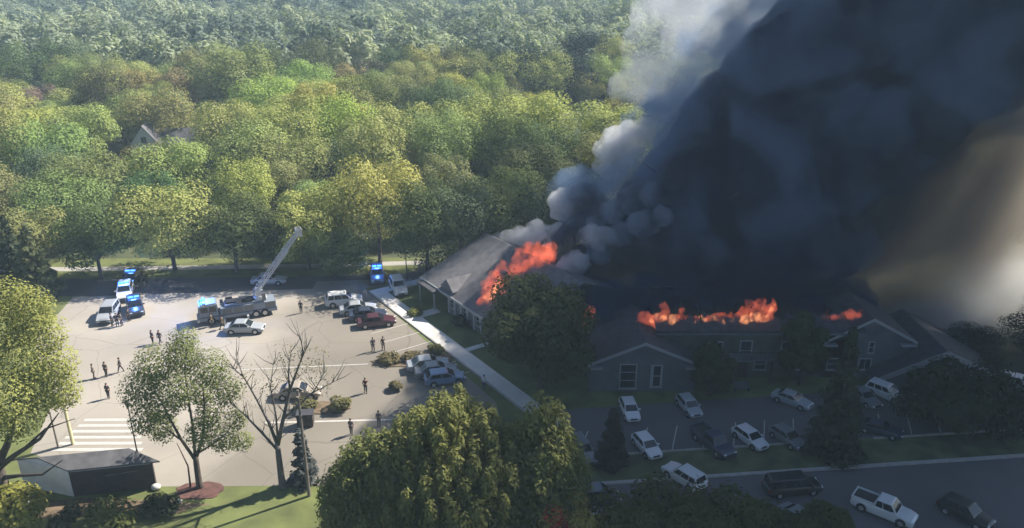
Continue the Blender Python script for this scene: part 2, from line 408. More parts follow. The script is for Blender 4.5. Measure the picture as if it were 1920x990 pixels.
def lobes(r, n, rx, rz, zc, lr, flat=1.0):
    """lobe centres spread over an egg shaped crown"""
    cs, rs = [(0, 0, zc)], [min(rx, rz) * .72]
    for i in range(n):
        t = i * 2.399 + r.uniform(-.4, .4); h = (i + .5) / n * 1.75 - .85 + r.uniform(-.1, .1)
        k = math.sqrt(max(0, 1 - min(1, abs(h)) ** 2)) * r.uniform(.6, .86)
        cs.append((rx * k * math.cos(t), rx * k * math.sin(t), zc + rz * h * .74)); rs.append(lr * r.uniform(.7, 1.25))
    rs3 = [(a, a, a * flat) for a in rs]
    return cs, rs3
def trunkmesh(name, h, r0, limbs, m, seed=0, lean=0):
    r = random.Random(seed); b = MB()
    pts = [(0, 0, -.15), (0, 0, .3), (lean * .3 + r.uniform(-.1, .1), r.uniform(-.1, .1), h * .4), (lean, 0, h * .75), (lean * 1.1, .1, h)]
    b.path(pts, [r0 * 1.5, r0 * 1.05, r0 * .8, r0 * .45, r0 * .12], 8)
    for (z0, t, ln, up) in limbs:
        s0 = Vector((lean * z0 / h * .9, 0, z0)); d = Vector((math.cos(t), math.sin(t), up))
        q = [s0, s0 + d * ln * .35, s0 + d * ln * .7 + Vector((0, 0, ln * .08)), s0 + d * ln + Vector((r.uniform(-.3, .3), r.uniform(-.3, .3), ln * .2))]
        b.path(q, [r0 * .5, r0 * .38, r0 * .25, r0 * .07], 6)
    return b.mesh(name, m, True)

def decid(seed, H, rx, n=2600, size=.75, nl=13, low=.25, flat=.85, lr=None):
    r = random.Random(seed); zl = H * low; rz = (H - zl) / 2; zc = zl + rz
    cs, rs = lobes(r, nl, rx, rz, zc, lr or rx * .42, flat)
    cm = leafmesh('crown', cs, rs, n, size, M_leaf, seed=seed)
    lb = [(H * r.uniform(.25, .55), i * 2.1 + r.random(), rx * .75, r.uniform(.5, 1.1)) for i in range(5)]
    tm = trunkmesh('trunk', H * .85, .028 * H * .75, lb, M_bark, seed)
    return cm, tm
def conif(seed, H, rx, n=2600, size=.55, m=None):
    r = random.Random(seed); cs = []; rs = []
    k = 0; z = H * .08
    while z < H * .97:
        rr = rx * (1 - z / H) ** .85; nn = max(3, int(rr * 3.2))
        for i in range(nn):
            t = i * 2 * math.pi / nn + k * .7 + r.uniform(-.2, .2); f = r.uniform(.5, .8)
            cs.append((rr * f * math.cos(t), rr * f * math.sin(t), z - rr * .12)); rs.append((max(.25, rr * .42), max(.25, rr * .42), max(.22, H * .035)))
        z += H * .065; k += 1
    cm = leafmesh('crown', cs, rs, n, size, m or M_needle, up=.5, seed=seed, stretch=1.3, shell=.2)
    tm = trunkmesh('trunk', H * .96, .016 * H, [], M_bark, seed)
    return cm, tm

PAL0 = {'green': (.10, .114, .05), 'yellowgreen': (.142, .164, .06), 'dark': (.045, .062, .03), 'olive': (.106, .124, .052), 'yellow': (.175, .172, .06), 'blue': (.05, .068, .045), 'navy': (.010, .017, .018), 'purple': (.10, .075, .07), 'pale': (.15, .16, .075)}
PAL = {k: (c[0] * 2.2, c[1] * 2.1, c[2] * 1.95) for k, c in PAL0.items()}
def jit(c, k=.16): return tuple(max(.01, x * random.uniform(1 - k, 1 + k)) for x in c) + (1,)
def plant(cm, tm, name, label, x, y, sc=1.0, rz=0.0, col=(.1, .1, .04, 1), group=None, szz=1.0):
    t = thing(name, label, 'tree', (x, y, 0), rz, group); t.scale = (sc, sc, sc * szz)
    c = link('crown', cm, t); c.color = col; link('trunk', tm, t)
    return t

P_round = [decid(11 + i, H, rx, 12500, .31, nl - 3, low, fl, rx * .5) for i, (H, rx, nl, low, fl) in enumerate([
    (14, 6.2, 14, .16, .8), (15.5, 6.6, 17, .18, .75), (13, 6.4, 12, .14, .7), (17, 6.0, 16, .2, .95), (14.5, 7.0, 18, .16, .7), (18.5, 6.2, 15, .16, 1.05)])]
P_con = [conif(31, 14, 3.2), conif(32, 11, 3.4)]
placed = []
def free(x, y, d): return all((x - a) ** 2 + (y - b) ** 2 > d * d for a, b in placed)
def top_z(v, y):   # height whose top shows at row v when standing y metres away
    a = math.atan((v - 495) / FPX) + PITCH; return CAM_H - y * math.tan(a)
# trees one can pick out: (photo column of crown, row of crown top, distance, crown radius, proto, colour, label)
HAND = [
 (160, 372, 103.5, 5.2, 0, 'dark', 'dark full tree on its own dark trunk at the left end of the road verge'),
 (300, 335, 107.0, 6.6, 4, 'yellowgreen', 'broad yellow-topped tree overhanging the road behind the left police vehicles'),
 (425, 362, 106.0, 5.6, 1, 'dark', 'dark olive tree behind the road directly above the fire truck cab'),
 (500, 372, 108.0, 4.8, 2, 'dark', 'dark green tree behind the road just left of the raised ladder tip'),
 (565, 352, 107.0, 5.0, 0, 'yellowgreen', 'bright yellow-green tree behind the tip of the raised ladder'),
 (620, 425, 104.0, 4.2, 2, 'dark', 'low dark tree right of the ladder tip by the road'),
 (700, 290, 110.0, 6.6, 4, 'yellow', 'bright yellow autumn tree behind the white car on the road'),
 (655, 330, 114.0, 5.2, 1, 'yellowgreen', 'yellow-green tree at the left shoulder of the bright yellow tree'),
 (795, 330, 105.0, 5.6, 1, 'dark', 'tall dark tree right of the yellow tree with pale flecked leaves'),
 (860, 325, 106.0, 5.2, 4, 'blue', 'dark bluish tree between the yellow tree and the burning roof'),
 (940, 308, 109.0, 5.8, 0, 'green', 'green tree with bright rounded top behind the burning roof'),
 (1040, 318, 109.0, 5.4, 2, 'blue', 'dark tree behind the roof flames beside the white smoke puffs'),
 (1110, 330, 111.0, 5.2, 0, 'dark', 'dark tree half swallowed by the left edge of the black smoke'),
 (40, 385, 106.0, 5.2, 2, 'olive', 'olive tree at the left frame edge behind the road'),
 (520, 248, 136, 7.5, 4, 'green', 'wide green tree above a dark hollow in the middle of the wood'),
 (435, 70, 215, 10.5, 3, 'olive', 'tallest olive tree standing above the wood at upper left'),
 (625, 136, 185, 7.6, 4, 'yellowgreen', 'rounded yellow-green tree just right of the tallest tree'),
 (830, 108, 220, 8.0, 0, 'yellowgreen', 'rounded pale tree left of the dark blue hollow in the far wood'),
 (985, 82, 236, 11.0, 3, 'navy', 'shaded blue-green tree with pale rim, left one of the far dark pair'),  # navy crowns: shade of the near sides put into the leaf colour
 (1052, 90, 240, 10.0, 5, 'navy', 'shaded blue-green tree with pale rim, right one of the far dark pair'),
 (1095, 48, 258, 9.5, 3, 'navy', 'dark tree behind the far dark pair next to the grey smoke'),
 (1150, 62, 250, 6.5, 1, 'pale', 'small pale tree at the edge of the grey upper smoke'),
 (65, 155, 205, 6.5, 2, 'purple', 'purple-brown leaved tree near the left frame edge'),
 (5, 160, 190, 7.0, 0, 'yellowgreen', 'yellow-green tree cut by the left frame edge below the purple tree'),
 (95, 195, 172, 8.0, 4, 'yellowgreen', 'broad yellow-green tree left of the white gabled house'),
 (222, 192, 178, 7.0, 1, 'yellowgreen', 'yellow-green tree standing behind the white gabled house'),
 (345, 215, 186, 7.5, 4, 'yellowgreen', 'pale broad tree behind the grey roof in the wood'),
 (405, 185, 192, 5.5, 5, 'dark', 'dark rounded tree between the grey roof and the tallest tree'),
 (1000, 165, 165, 9.0, 4, 'yellowgreen', 'broad bright tree at the crest of the sunlit wood before the dark pair'),
 (880, 178, 160, 8.5, 4, 'yellowgreen', 'broad sunlit tree left of the crest tree'),
 (740, 185, 160, 8.0, 2, 'yellowgreen', 'sunlit tree below the rounded pale tree'),
 (1150, 185, 158, 8.5, 0, 'yellowgreen', 'sunlit tree reaching into the left edge of the smoke'),
]
PH = [14, 15.5, 13, 17, 14.5, 18.5]; PR = [6.2, 6.6, 6.4, 6.0, 7.0, 6.2]
for (u, v, y, rad, pi_, colr, lab) in HAND:
    z = top_z(v, y); x = D(u, v, y).x
    t = plant(*P_round[pi_], 'broadleaf_tree', lab, x, y, rad / PR[pi_], random.uniform(0, 6.28), jit(PAL[colr], .06), None, 1)
    t.scale = (rad / PR[pi_], rad / PR[pi_], z / PH[pi_]); placed.append((x, y))
x, y = G(75, 552); placed.append((x, y)); plant(*P_con[1], 'conifer_tree', 'pale green layered conifer between the left foreground tree and the wood', x, y, .95, 0, (.11, .125, .06, 1))
x, y = G(38, 545); placed.append((x, y)); plant(*P_con[0], 'conifer_tree', 'dark conifer at the left frame edge behind the pale conifer', x, y, .8, 1, (.05, .065, .04, 1))

# houses in the wood: sight lines to them stay open
HOUSES = [(-78.0, 168, 'white gabled house half hidden by trees in the left of the wood')]
def sight_ok(x, y, h):
    for hx, hy, _ in HOUSES:
        if y < hy + 6:
            d = abs(x - hx * y / hy)
            if d < 9 and y > hy * .72:
                line = CAM_H + (6.3 - CAM_H) * y / hy
                if h > line or y > hy - 9: return False
    return True
OPEN = [(-.012, .122, 170, 228, 236, 5.0), (-.40, -.305, 150, 207, 215, 7.0)]   # low growth before the far dark pair and the tallest tree
def open_ok(x, y, h):
    for a, b_, y0, y1, Y, z in OPEN:
        if a < x / y < b_ and y0 < y < y1 and h > CAM_H + (z - CAM_H) * y / Y: return False
    return True
def clump(x, y): return noise.noise(Vector((x / 38, y / 30, 3.1)))
cand = []
for gy in np.arange(112, 330, 9.2):
    for gx in np.arange(-.72 * gy - 14, .62 * gy + 10, 10.2):
        cand.append((gx + random.uniform(-3.6, 3.6), gy + random.uniform(-3.2, 3.2)))
cand.sort(key=lambda p: p[1])
KL = {'yellowgreen': 'sunlit yellow-green tree in the woodland mass behind the road', 'green': 'mid green tree in the woodland mass behind the road', 'olive': 'olive tree in the woodland mass behind the road', 'dark': 'dark green tree in the woodland mass behind the road', 'blue': 'bluish dark tree in the hazy woodland mass', 'pale': 'pale grey-green tree in the hazy woodland mass'}
nfor = 0; far_pts = []
for x, y in cand:
    road_y = 110 if x < -14 else (110 + (x + 14) * .86 if x < 30 else 0)
    if y < road_y + 2: continue
    if 6 < x < 30 and y < 112: continue
    if not free(x, y, 6.6): continue
    k = clump(x, y) + random.uniform(-.22, .22)
    colr = 'yellowgreen' if k > .12 else 'olive' if k > 0 else 'green' if k > -.16 else 'dark' if k > -.3 else 'blue'
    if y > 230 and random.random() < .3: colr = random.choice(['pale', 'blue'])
    pi_ = random.randrange(6); s = random.uniform(.78, 1.12); h = PH[pi_] * s
    if y < 128: s *= .85; h *= .85
    if not sight_ok(x, y, h): 
        if random.random() < .5: continue
        s *= .4; h *= .4
        if not sight_ok(x, y, h): continue
    if not open_ok(x, y, h):
        continue
    placed.append((x, y))
    if nfor < 262:
        plant(*P_round[pi_], 'forest_tree', KL[colr], x, y, s, random.uniform(0, 6.28), jit(PAL[colr]), 'trees of the wood, ' + colr); nfor += 1
    else: far_pts.append((x, y, 0))
lasty = max(p[1] for p in placed[:nfor + 20])
for gy in np.arange(330, 1150, 13):
    for gx in np.arange(-.75 * gy, .75 * gy, 14 + gy * .004):
        if sight_ok(gx, gy, 14): far_pts.append((gx + random.uniform(-6, 6), gy + random.uniform(-5, 5), 0))
# far wood: one mass, instanced on points
proto = bpy.data.collections.new('far_tree_kinds')
for i in range(5):
    H, rx = [(14, 7.2), (17, 7), (13, 7.6), (20, 7.5), (15, 7)][i]
    r = random.Random(60 + i); cs, rs = lobes(r, 11, rx, H * .42, H * .56, rx * .45, .85)
    me = leafmesh('far_crown', cs, rs, 1500, 1.05, M_far, seed=60 + i)
    proto.objects.link(bpy.data.objects.new('far_crown', me))
me = bpy.data.meshes.new('distant_wood'); me.from_pydata(far_pts, [], [])
fo = link('distant_wood', me); tag(fo, 'hazy far wood of many trees fading blue toward the top of the view', 'wood', kind='stuff')
ng = bpy.data.node_groups.new('scatter_trees', 'GeometryNodeTree')
ng.interface.new_socket('Geometry', in_out='INPUT', socket_type='NodeSocketGeometry'); ng.interface.new_socket('Geometry', in_out='OUTPUT', socket_type='NodeSocketGeometry')
N = ng.nodes; gi = N.new('NodeGroupInput'); go = N.new('NodeGroupOutput'); iop = N.new('GeometryNodeInstanceOnPoints'); ci = N.new('GeometryNodeCollectionInfo')
ci.inputs['Collection'].default_value = proto; ci.inputs['Separate Children'].default_value = True; ci.inputs['Reset Children'].default_value = True
iop.inputs['Pick Instance'].default_value = True
r1 = N.new('FunctionNodeRandomValue'); r1.data_type = 'FLOAT_VECTOR'; r1.inputs[0].default_value = (0, 0, 0); r1.inputs[1].default_value = (0, 0, 6.28)
r2 = N.new('FunctionNodeRandomValue'); r2.data_type = 'FLOAT'; r2.inputs[2].default_value = .75; r2.inputs[3].default_value = 1.25
ng.links.new(gi.outputs[0], iop.inputs['Points']); ng.links.new(ci.outputs[0], iop.inputs['Instance'])
ng.links.new(r1.outputs[0], iop.inputs['Rotation']); ng.links.new(r2.outputs[1], iop.inputs['Scale']); ng.links.new(iop.outputs[0], go.inputs[0])
md = fo.modifiers.new('scatter', 'NODES'); md.node_group = ng

# --- trees standing near the camera
def big_limbs(spec, m, name='trunk'):
    b = MB()
    for pts, rad in spec: b.path(pts, rad, 9)
    return b.mesh(name, m, True)
# left foreground tree
bx, by = -42.6, 55.6
spec = [([(0, 0, -.2), (0, 0, .5), (.1, 0, 2.5), (-.2, 0, 5), (-.8, 0, 8), (-1.6, .2, 12)], [.85, .6, .5, .42, .3, .1]),
        ([(.1, 0, 3.2), (1.4, 0, 5.2), (2.6, .3, 8), (3.2, .2, 12)], [.36, .28, .2, .07]),
        ([(.2, 0, 3.0), (2.2, -.4, 4.6), (4.6, -.6, 6.2), (6.6, -.5, 8.6)], [.28, .2, .13, .04]),
        ([(.2, 0, 2.0), (2.4, -.9, 2.9), (4.6, -1.3, 3.3), (6.4, -1.2, 4.6)], [.22, .15, .1, .03]),
        ([(3.2, -.5, 5.3), (5.0, -.2, 6.9), (7.3, .2, 7.6)], [.13, .08, .03]),
        ([(-.1, 0, 4), (-2.4, .3, 6.5), (-4, 0, 9.5)], [.3, .2, .08])]
tm = big_limbs(spec, M_bark)
r = random.Random(5)
cs = [(-1.5, 1.5, 14), (2.2, .5, 15.2), (4.6, 0, 13.2), (-4.5, 0, 15), (.5, -2.2, 12.4), (3.4, -2, 11), (-2.5, -2.6, 11.4), (5.4, .6, 10.6), (-5, -1, 11), (0, 2, 17.2), (-3, 2, 17), (2.6, 2.5, 17), (-5.5, 2, 13), (1.2, -2.6, 9.6), (-2, -3, 8.6), (-4.4, -2.4, 8), (4.6, 1.6, 15.4), (3.6, -1.2, 8.8), (6.6, .3, 12.6), (6.2, .6, 15.2), (7.0, 0, 10.2), (5.2, 1.2, 17)]
rs = [r.uniform(1.9, 2.9) for _ in cs[:-4]] + [1.9, 1.8, 1.5, 1.8]
cm = leafmesh('crown', cs, rs, 58000, .165, M_leaf, seed=91, shell=.45)
plant(cm, tm, 'broadleaf_tree', 'large bright yellow-green tree with bare spreading lower limbs at the left foreground', bx, by, 1, 0, (.26, .27, .088, 1))
# middle tree by the lot
x, y = G(375, 914)
spec = [([(0, 0, -.2), (0, 0, .4), (.05, 0, 2.6), (.1, 0, 3.4)], [.42, .28, .24, .2]),
        ([(.1, 0, 3), (.9, .2, 5), (1.4, .3, 8), (1.6, .2, 11)], [.16, .13, .09, .03]),
        ([(.0, 0, 2.8), (-.8, -.2, 5), (-1.6, -.2, 7.6), (-2.4, 0, 10)], [.15, .12, .08, .03]),
        ([(.05, 0, 3.2), (.1, .4, 6), (0, .6, 9), (.2, .6, 12)], [.14, .11, .08, .03]),
        ([(.2, 0, 3.4), (1.8, -.4, 4.6), (3.2, -.5, 5.8), (4, -.4, 7)], [.1, .08, .05, .02]),
        ([(-.9, -.2, 5), (-2.6, .1, 6.4), (-3.8, .2, 8)], [.08, .05, .02]),
        ([(-.8, 0, .05), (-.7, 0, 2.2), (-1.3, 0, 4.5)], [.09, .07, .03])]
tm = big_limbs(spec, M_bark)
cs = [(.4, 0, 12.6), (-2, .2, 11.6), (2.3, 0, 11.6), (0, 1.4, 13.2), (-3.4, 0, 9.6), (3.4, .2, 9.4), (.4, -1.4, 10.4), (-1.4, -1.2, 8.6), (2.2, -1, 8), (-3.4, -.4, 7), (3.9, .2, 6.8), (1, 1.2, 8.4), (2.8, -.4, 5.3), (-2.6, .6, 5.6), (4.1, .3, 4.6), (1.2, -.8, 6)]
rs = [r.uniform(1.3, 2.0) for _ in cs[:9]] + [r.uniform(.9, 1.4) for _ in cs[9:]]
cm = leafmesh('crown', cs, rs, 20000, .155, M_leaf, seed=92, shell=.3)
plant(cm, tm, 'broadleaf_tree', 'open green tree with several stems growing from red mulch beside the lot', x, y, 1, 0, (.165, .19, .075, 1))
# nearly bare tree
x, y = G(530, 914)
spec = [([(0, 0, -.2), (0, 0, .4), (0, 0, 3.2), (.02, 0, 4.6)], [.42, .3, .24, .2]),
        ([(0, 0, 4.2), (.7, 0, 6.6), (1.5, .2, 9.4), (2.6, .3, 12), (3.6, .3, 14)], [.2, .17, .12, .07, .02]),
        ([(0, 0, 4.4), (-.5, .1, 6.4), (-1.3, .2, 8.6), (-2.1, 0, 11), (-2.4, 0, 12.8)], [.16, .12, .08, .05, .02]),
        ([(-.05, 0, 3.8), (-1.2, -.2, 5.8), (-2.4, -.3, 7.6), (-3.4, -.2, 8.6)], [.12, .1, .06, .02]),
        ([(.75, 0, 6.8), (2.2, -.2, 8.2), (3.6, -.2, 9.6), (4.8, 0, 11.6)], [.1, .08, .05, .02]),
        ([(1.5, .2, 9.2), (1.5, .4, 11), (1.9, .5, 13)], [.09, .06, .02]), ([(.1, 0, 4.8), (.1, .3, 7), (-.1, .4, 9.6), (.4, .3, 11.8)], [.1, .08, .05, .02]),
        ([(2.5, .3, 11.8), (3.0, 0, 13), (2.9, 0, 14.4)], [.05, .04, .015]), ([(3.3, -.2, 9.3), (4.6, .2, 9.9), (5.6, .3, 10.4)], [.05, .03, .015]), ([(-2.1, 0, 10.8), (-3, .1, 11.8)], [.05, .02])]
rt = random.Random(12); tw = []
for pts, rad in spec[1:]:
    for k in range(1, len(pts)):
        for j in range(5):
            p = Vector(pts[k - 1]).lerp(Vector(pts[k]), rt.uniform(.2, 1)); d = Vector((rt.uniform(-.8, .8), rt.uniform(-.8, .8), rt.uniform(.5, 1.1))); l = rt.uniform(.8, 1.9)
            tw.append(([p, p + d * l * .5, p + d * l + Vector((rt.uniform(-.2, .2), 0, .2))], [.035, .025, .01]))
tm = big_limbs(spec + tw, M_bark2)
cs = [(2.4, .2, 11.8), (3.6, .2, 12.6), (-2, 0, 11), (1.6, .3, 12.4), (4.2, 0, 10.8), (-2.8, -.2, 8.2), (0, .3, 10)]
cm = leafmesh('crown', cs, [1.5] * 7, 1100, .13, M_leaf, seed=93, shell=.1)
plant(cm, tm, 'bare_tree', 'almost leafless forked tree with thin branches beside the parking lot', x, y, 1, 0, (.16, .15, .08, 1))
# small conifer beside the pole
x, y = G(572, 905)
cm, tm = conif(41, 5.6, 1.5, 1500, .32); plant(cm, tm, 'conifer_tree', 'small grey-blue conifer beside the thin utility pole', x, y, 1, 0, (.085, .095, .095, 1))
# big dark tree in front of the burning wing
cm, tm = decid(55, 13.0, 5.4, 19000, .34, 20, .10, .85)
plant(cm, tm, 'broadleaf_tree', 'big dark round tree hiding the corner between the two burning wings', 3.0, 73.6, 1, 0, (.075, .085, .038, 1))
# foreground olive group at the bottom centre
def tuft(seed, H, rx, n, size=.42):
    r = random.Random(seed); cs, rs = [], []
    for i in range(80):
        t = i * 2.399; k = math.sqrt((i + .5) / 80) * .95; rr = rx * k
        zt = H * (1 - .46 * k ** 1.7) * r.uniform(.88, 1.0); a = r.uniform(.5, .85)
        cs.append((rr * math.cos(t), rr * math.sin(t), zt - a * 1.9)); rs.append((a, a, a * 2.6))
        cs.append((rr * math.cos(t) * 1.0, rr * math.sin(t) * 1.0, zt * .62 - .5)); rs.append((a * 1.3, a * 1.3, a * 2.9))
    cm = leafmesh('crown', cs, rs, n, size, M_leaf, seed=seed, stretch=1.7, vertical=1.0, up=.1, shell=.35)
    tm = trunkmesh('trunk', H * .8, .3, [(H * .3, i * 1.3, rx * .6, 1) for i in range(5)], M_bark, seed)
    return cm, tm
cm, tm = tuft(71, 14.2, 6.4, 72000, .18); plant(cm, tm, 'upright_tree', 'largest olive tree of feathery upright tufts at the bottom centre', -4.6, 49.5, 1, 0, (.16, .168, .058, 1))
cm, tm = tuft(72, 13.6, 3.4, 30000, .18); plant(cm, tm, 'upright_tree', 'narrower olive tufted tree close right of the largest tufted tree', 2.3, 49.6, 1, 0, (.155, .165, .058, 1))
cm, tm = tuft(73, 10.8, 4.4, 34000, .18); plant(cm, tm, 'upright_tree', 'lower olive tufted tree left of the largest tufted tree', -10.0, 49.6, 1, 0, (.15, .165, .06, 1))
cm, tm = decid(74, 7.7, 2.5, 9000, .2, 12, .12); plant(cm, tm, 'autumn_tree', 'small yellow-green tree with red leaves at the bottom edge right of the tufted trees', 4.3, 46.0, 1, 0, (.26, .22, .06, 1))
# red leaf clumps of that tree
cs = [(-.9, -1.3, 5.6), (.3, -1.7, 4.8), (-1.4, -.8, 6.5)]
rc = link('red_leaves', leafmesh('red_leaves', cs, [1.0, .9, .8], 420, .16, M_leaf, seed=75), bpy.data.objects['autumn_tree']); rc.color = (.28, .04, .035, 1)
# dark trees in the shaded car park
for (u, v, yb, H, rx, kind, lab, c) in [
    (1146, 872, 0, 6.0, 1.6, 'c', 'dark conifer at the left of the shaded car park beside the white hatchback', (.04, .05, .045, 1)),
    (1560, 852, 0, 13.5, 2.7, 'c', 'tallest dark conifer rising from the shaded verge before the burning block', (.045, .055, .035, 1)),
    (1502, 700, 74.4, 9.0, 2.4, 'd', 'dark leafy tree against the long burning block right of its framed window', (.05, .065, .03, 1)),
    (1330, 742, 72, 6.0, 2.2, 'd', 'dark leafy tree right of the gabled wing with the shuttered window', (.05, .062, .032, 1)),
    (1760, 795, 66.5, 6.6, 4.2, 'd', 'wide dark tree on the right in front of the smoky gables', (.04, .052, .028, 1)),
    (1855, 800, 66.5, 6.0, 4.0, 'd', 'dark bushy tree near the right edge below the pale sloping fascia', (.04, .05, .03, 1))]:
    x, y = G(u, v)
    if yb: y = yb; x = D(u, v, yb).x
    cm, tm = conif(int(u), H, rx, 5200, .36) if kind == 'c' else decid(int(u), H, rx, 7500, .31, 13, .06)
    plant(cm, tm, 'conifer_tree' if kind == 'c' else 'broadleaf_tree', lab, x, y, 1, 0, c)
for (u, v, y, H, rx, lab, c) in [
    (1240, 940, 45.5, 9.6, 4.4, 'dark olive round tree at the bottom edge left of the white pickup', (.07, .075, .025, 1)),
    (1375, 936, 45.0, 9.8, 4.0, 'second dark olive round tree at the bottom edge, nearer the long dark van', (.065, .075, .026, 1)),
    (1545, 950, 44.5, 9.2, 2.6, 'dark olive round tree at the bottom edge just left of the white pickup', (.06, .07, .025, 1))]:
    z = top_z(v, y); cm, tm = decid(int(u), z, rx, 11000, .29, 14, .3, .8)
    plant(cm, tm, 'broadleaf_tree', lab, D(u, v, y).x, y, 1, 0, c)
for (x, y, H, rx, c, lab) in [(52.8, 82.0, 3.2, 2.8, 'navy', 'small dark tree just behind the pale fascia of the far right house'), (64.5, 84.5, 6.5, 3.8, 'navy', 'dark tree outside the right frame edge behind the far right house'), (59.5, 80, 6.0, 4.0, 'navy', 'dark tree at the right frame edge behind the pale fascia house'),
    (44, 105, 12, 5.2, 'olive', 'olive tree hidden deep behind the black smoke')]:
    pi_ = int(x) % 6; t = plant(*P_round[pi_], 'broadleaf_tree', lab, x, y, rx / PR[pi_], x, jit(PAL[c], .05)); t.scale = (rx / PR[pi_], rx / PR[pi_], H / PH[pi_]); placed.append((x, y))
# shrubs
def shrub(u, v, rx, h, c, lab, n=700, size=.28, dy=0):
    x, y = G(u, v); r = random.Random(int(u + v)); cs = [(r.uniform(-.5, .5) * rx, r.uniform(-.5, .5) * rx, h * r.uniform(.4, .68)) for _ in range(7)]
    o = link('shrub', leafmesh('shrub', cs, [(rx * .5, rx * .5, h * .36)] * 7, n, size, M_leaf, seed=int(u)), None, (x, y + dy, .02)); o.color = c
    tag(o, lab, 'shrub'); return o
shrub(30, 992, 3.0, 3.6, (.2, .2, .05, 1), 'bright yellow-green bush in the bottom left corner', 3200, .32)
shrub(210, 985, 2.4, 2.0, (.10, .115, .04, 1), 'low olive bush below the dark shed wall', 1500, .28)
shrub(130, 985, 1.6, 1.6, (.06, .07, .035, 1), 'small dark bush below the white shed wall', 900, .26)
shrub(300, 960, 1.9, 1.2, (.06, .07, .035, 1), 'dark low bush between the shed and the red mulch', 900, .26)
shrub(798, 512, 2.0, 2.6, (.17, .145, .13, 1), 'greyish twiggy bush at the left end of the burning house', 500, .25)
shrub(640, 770, 1.3, 1.4, (.14, .135, .06, 1), 'olive bush on the planted island behind the small conifer')
shrub(575, 770, 1.2, 1.3, (.13, .125, .06, 1), 'olive-brown bush near the brown cabinet')
shrub(730, 678, 1.5, .9, (.15, .13, .07, 1), 'low dry bush at the left end of the mulched island')
shrub(775, 672, 1.4, 1.0, (.16, .135, .075, 1), 'low tan bush in the middle of the mulched island')
shrub(815, 662, 1.2, .9, (.13, .13, .06, 1), 'low olive bush at the right end of the mulched island beside the cars')
shrub(780, 590, 1.3, .9, (.12, .13, .04, 1), 'green bush on the lawn beside the bright sidewalk')
shrub(865, 610, 1.6, 1.2, (.05, .06, .035, 1), 'dark hedge bush under the white pilasters')
shrub(745, 730, 1.0, .9, (.13, .115, .06, 1), 'brownish bush left of the blue parked car')

exec_marker = None
# ------------------------------------------------------------------ buildings
def frame(o): return o
def window(par, x0, x1, z0, z1, y, bars=1, name='window', curtain=False, sill=True):
    """window on a wall whose outside faces -y at y"""
    fr = MB(); t = .12
    fr.box(x0, x0 + t, y - .07, y, z0, z1); fr.box(x1 - t, x1, y - .07, y, z0, z1)
    fr.box(x0 + t, x1 - t, y - .07, y, z1 - t, z1); fr.box(x0 + t, x1 - t, y - .07, y, z0, z0 + t)
    for i in range(bars):
        if x1 - x0 > z1 - z0: xm = x0 + (x1 - x0) * (i + 1) / (bars + 1); fr.box(xm - .03, xm + .03, y - .06, y, z0 + t, z1 - t)
        else: zm = z0 + (z1 - z0) * (i + 1) / (bars + 1); fr.box(x0 + t, x1 - t, y - .06, y, zm - .04, zm + .04)
    w = fr.build(name, M_trim, par)
    MB().box(x0 + t, x1 - t, y - .03, y - .004, z0 + t, z1 - t).build('pane', M_pane, w)
    if sill: MB().box(x0 - .08, x1 + .08, y - .14, y, z0 - .08, z0 - .003).build('sill', M_trim, w)
    return w
def gable_roof_x(b, x0, x1, y0, y1, ze, zr, ov=.5, th=.22):
    """ridge along x"""
    ym = (y0 + y1) / 2; k = (zr - ze) / (ym - y0)
    for s, ya in ((-1, y0 - ov), (1, y1 + ov)):
        za = ze - ov * k
        q = [(x0 - ov, ya, za), (x1 + ov, ya, za), (x1 + ov, ym, zr), (x0 - ov, ym, zr)]
        vs = q + [(a, bb, c - th) for a, bb, c in q]
        b.add(vs, [(0, 1, 2, 3), (7, 6, 5, 4), (0, 4, 5, 1), (1, 5, 6, 2), (2, 6, 7, 3), (3, 7, 4, 0)])
def gable_roof_y(b, x0, x1, y0, y1, ze, zr, ov=.5, th=.22):
    xm = (x0 + x1) / 2; k = (zr - ze) / (xm - x0)
    for xa in (x0 - ov, x1 + ov):
        za = ze - ov * k
        q = [(xa, y0 - ov, za), (xa, y1, za), (xm, y1, zr), (xm, y0 - ov, zr)]
        vs = q + [(a, bb, c - th) for a, bb, c in q]
        b.add(vs, [(0, 1, 2, 3), (7, 6, 5, 4), (0, 4, 5, 1), (1, 5, 6, 2), (2, 6, 7, 3), (3, 7, 4, 0)])
def rake_y(par, x0, x1, y, ze, zr, ov=.5, w=.32, sides=(-1, 1), ret=1.6):
    """white fascia boards along the two slopes of a gable facing -y"""
    xm = (x0 + x1) / 2; k = (zr - ze) / (xm - x0)
    for s in sides:
        xa = xm + s * ((xm - x0) + ov); za = ze - ov * k
        b = MB(); q = [(xa, y, za - w + .06), (xm, y, zr - w + .06), (xm, y, zr + .06), (xa, y, za + .06)]
        vs = q + [(a, bb - .08, c) for a, bb, c in q]
        b.add(vs, [(3, 2, 1, 0), (4, 5, 6, 7), (0, 1, 5, 4), (1, 2, 6, 5), (2, 3, 7, 6), (3, 0, 4, 7)])
        b.box(min(xa, xa - s * ret), max(xa, xa - s * ret), y - .085, y + .45, za - w - .2, za - w + .04)
        b.build('fascia', M_trim, par)

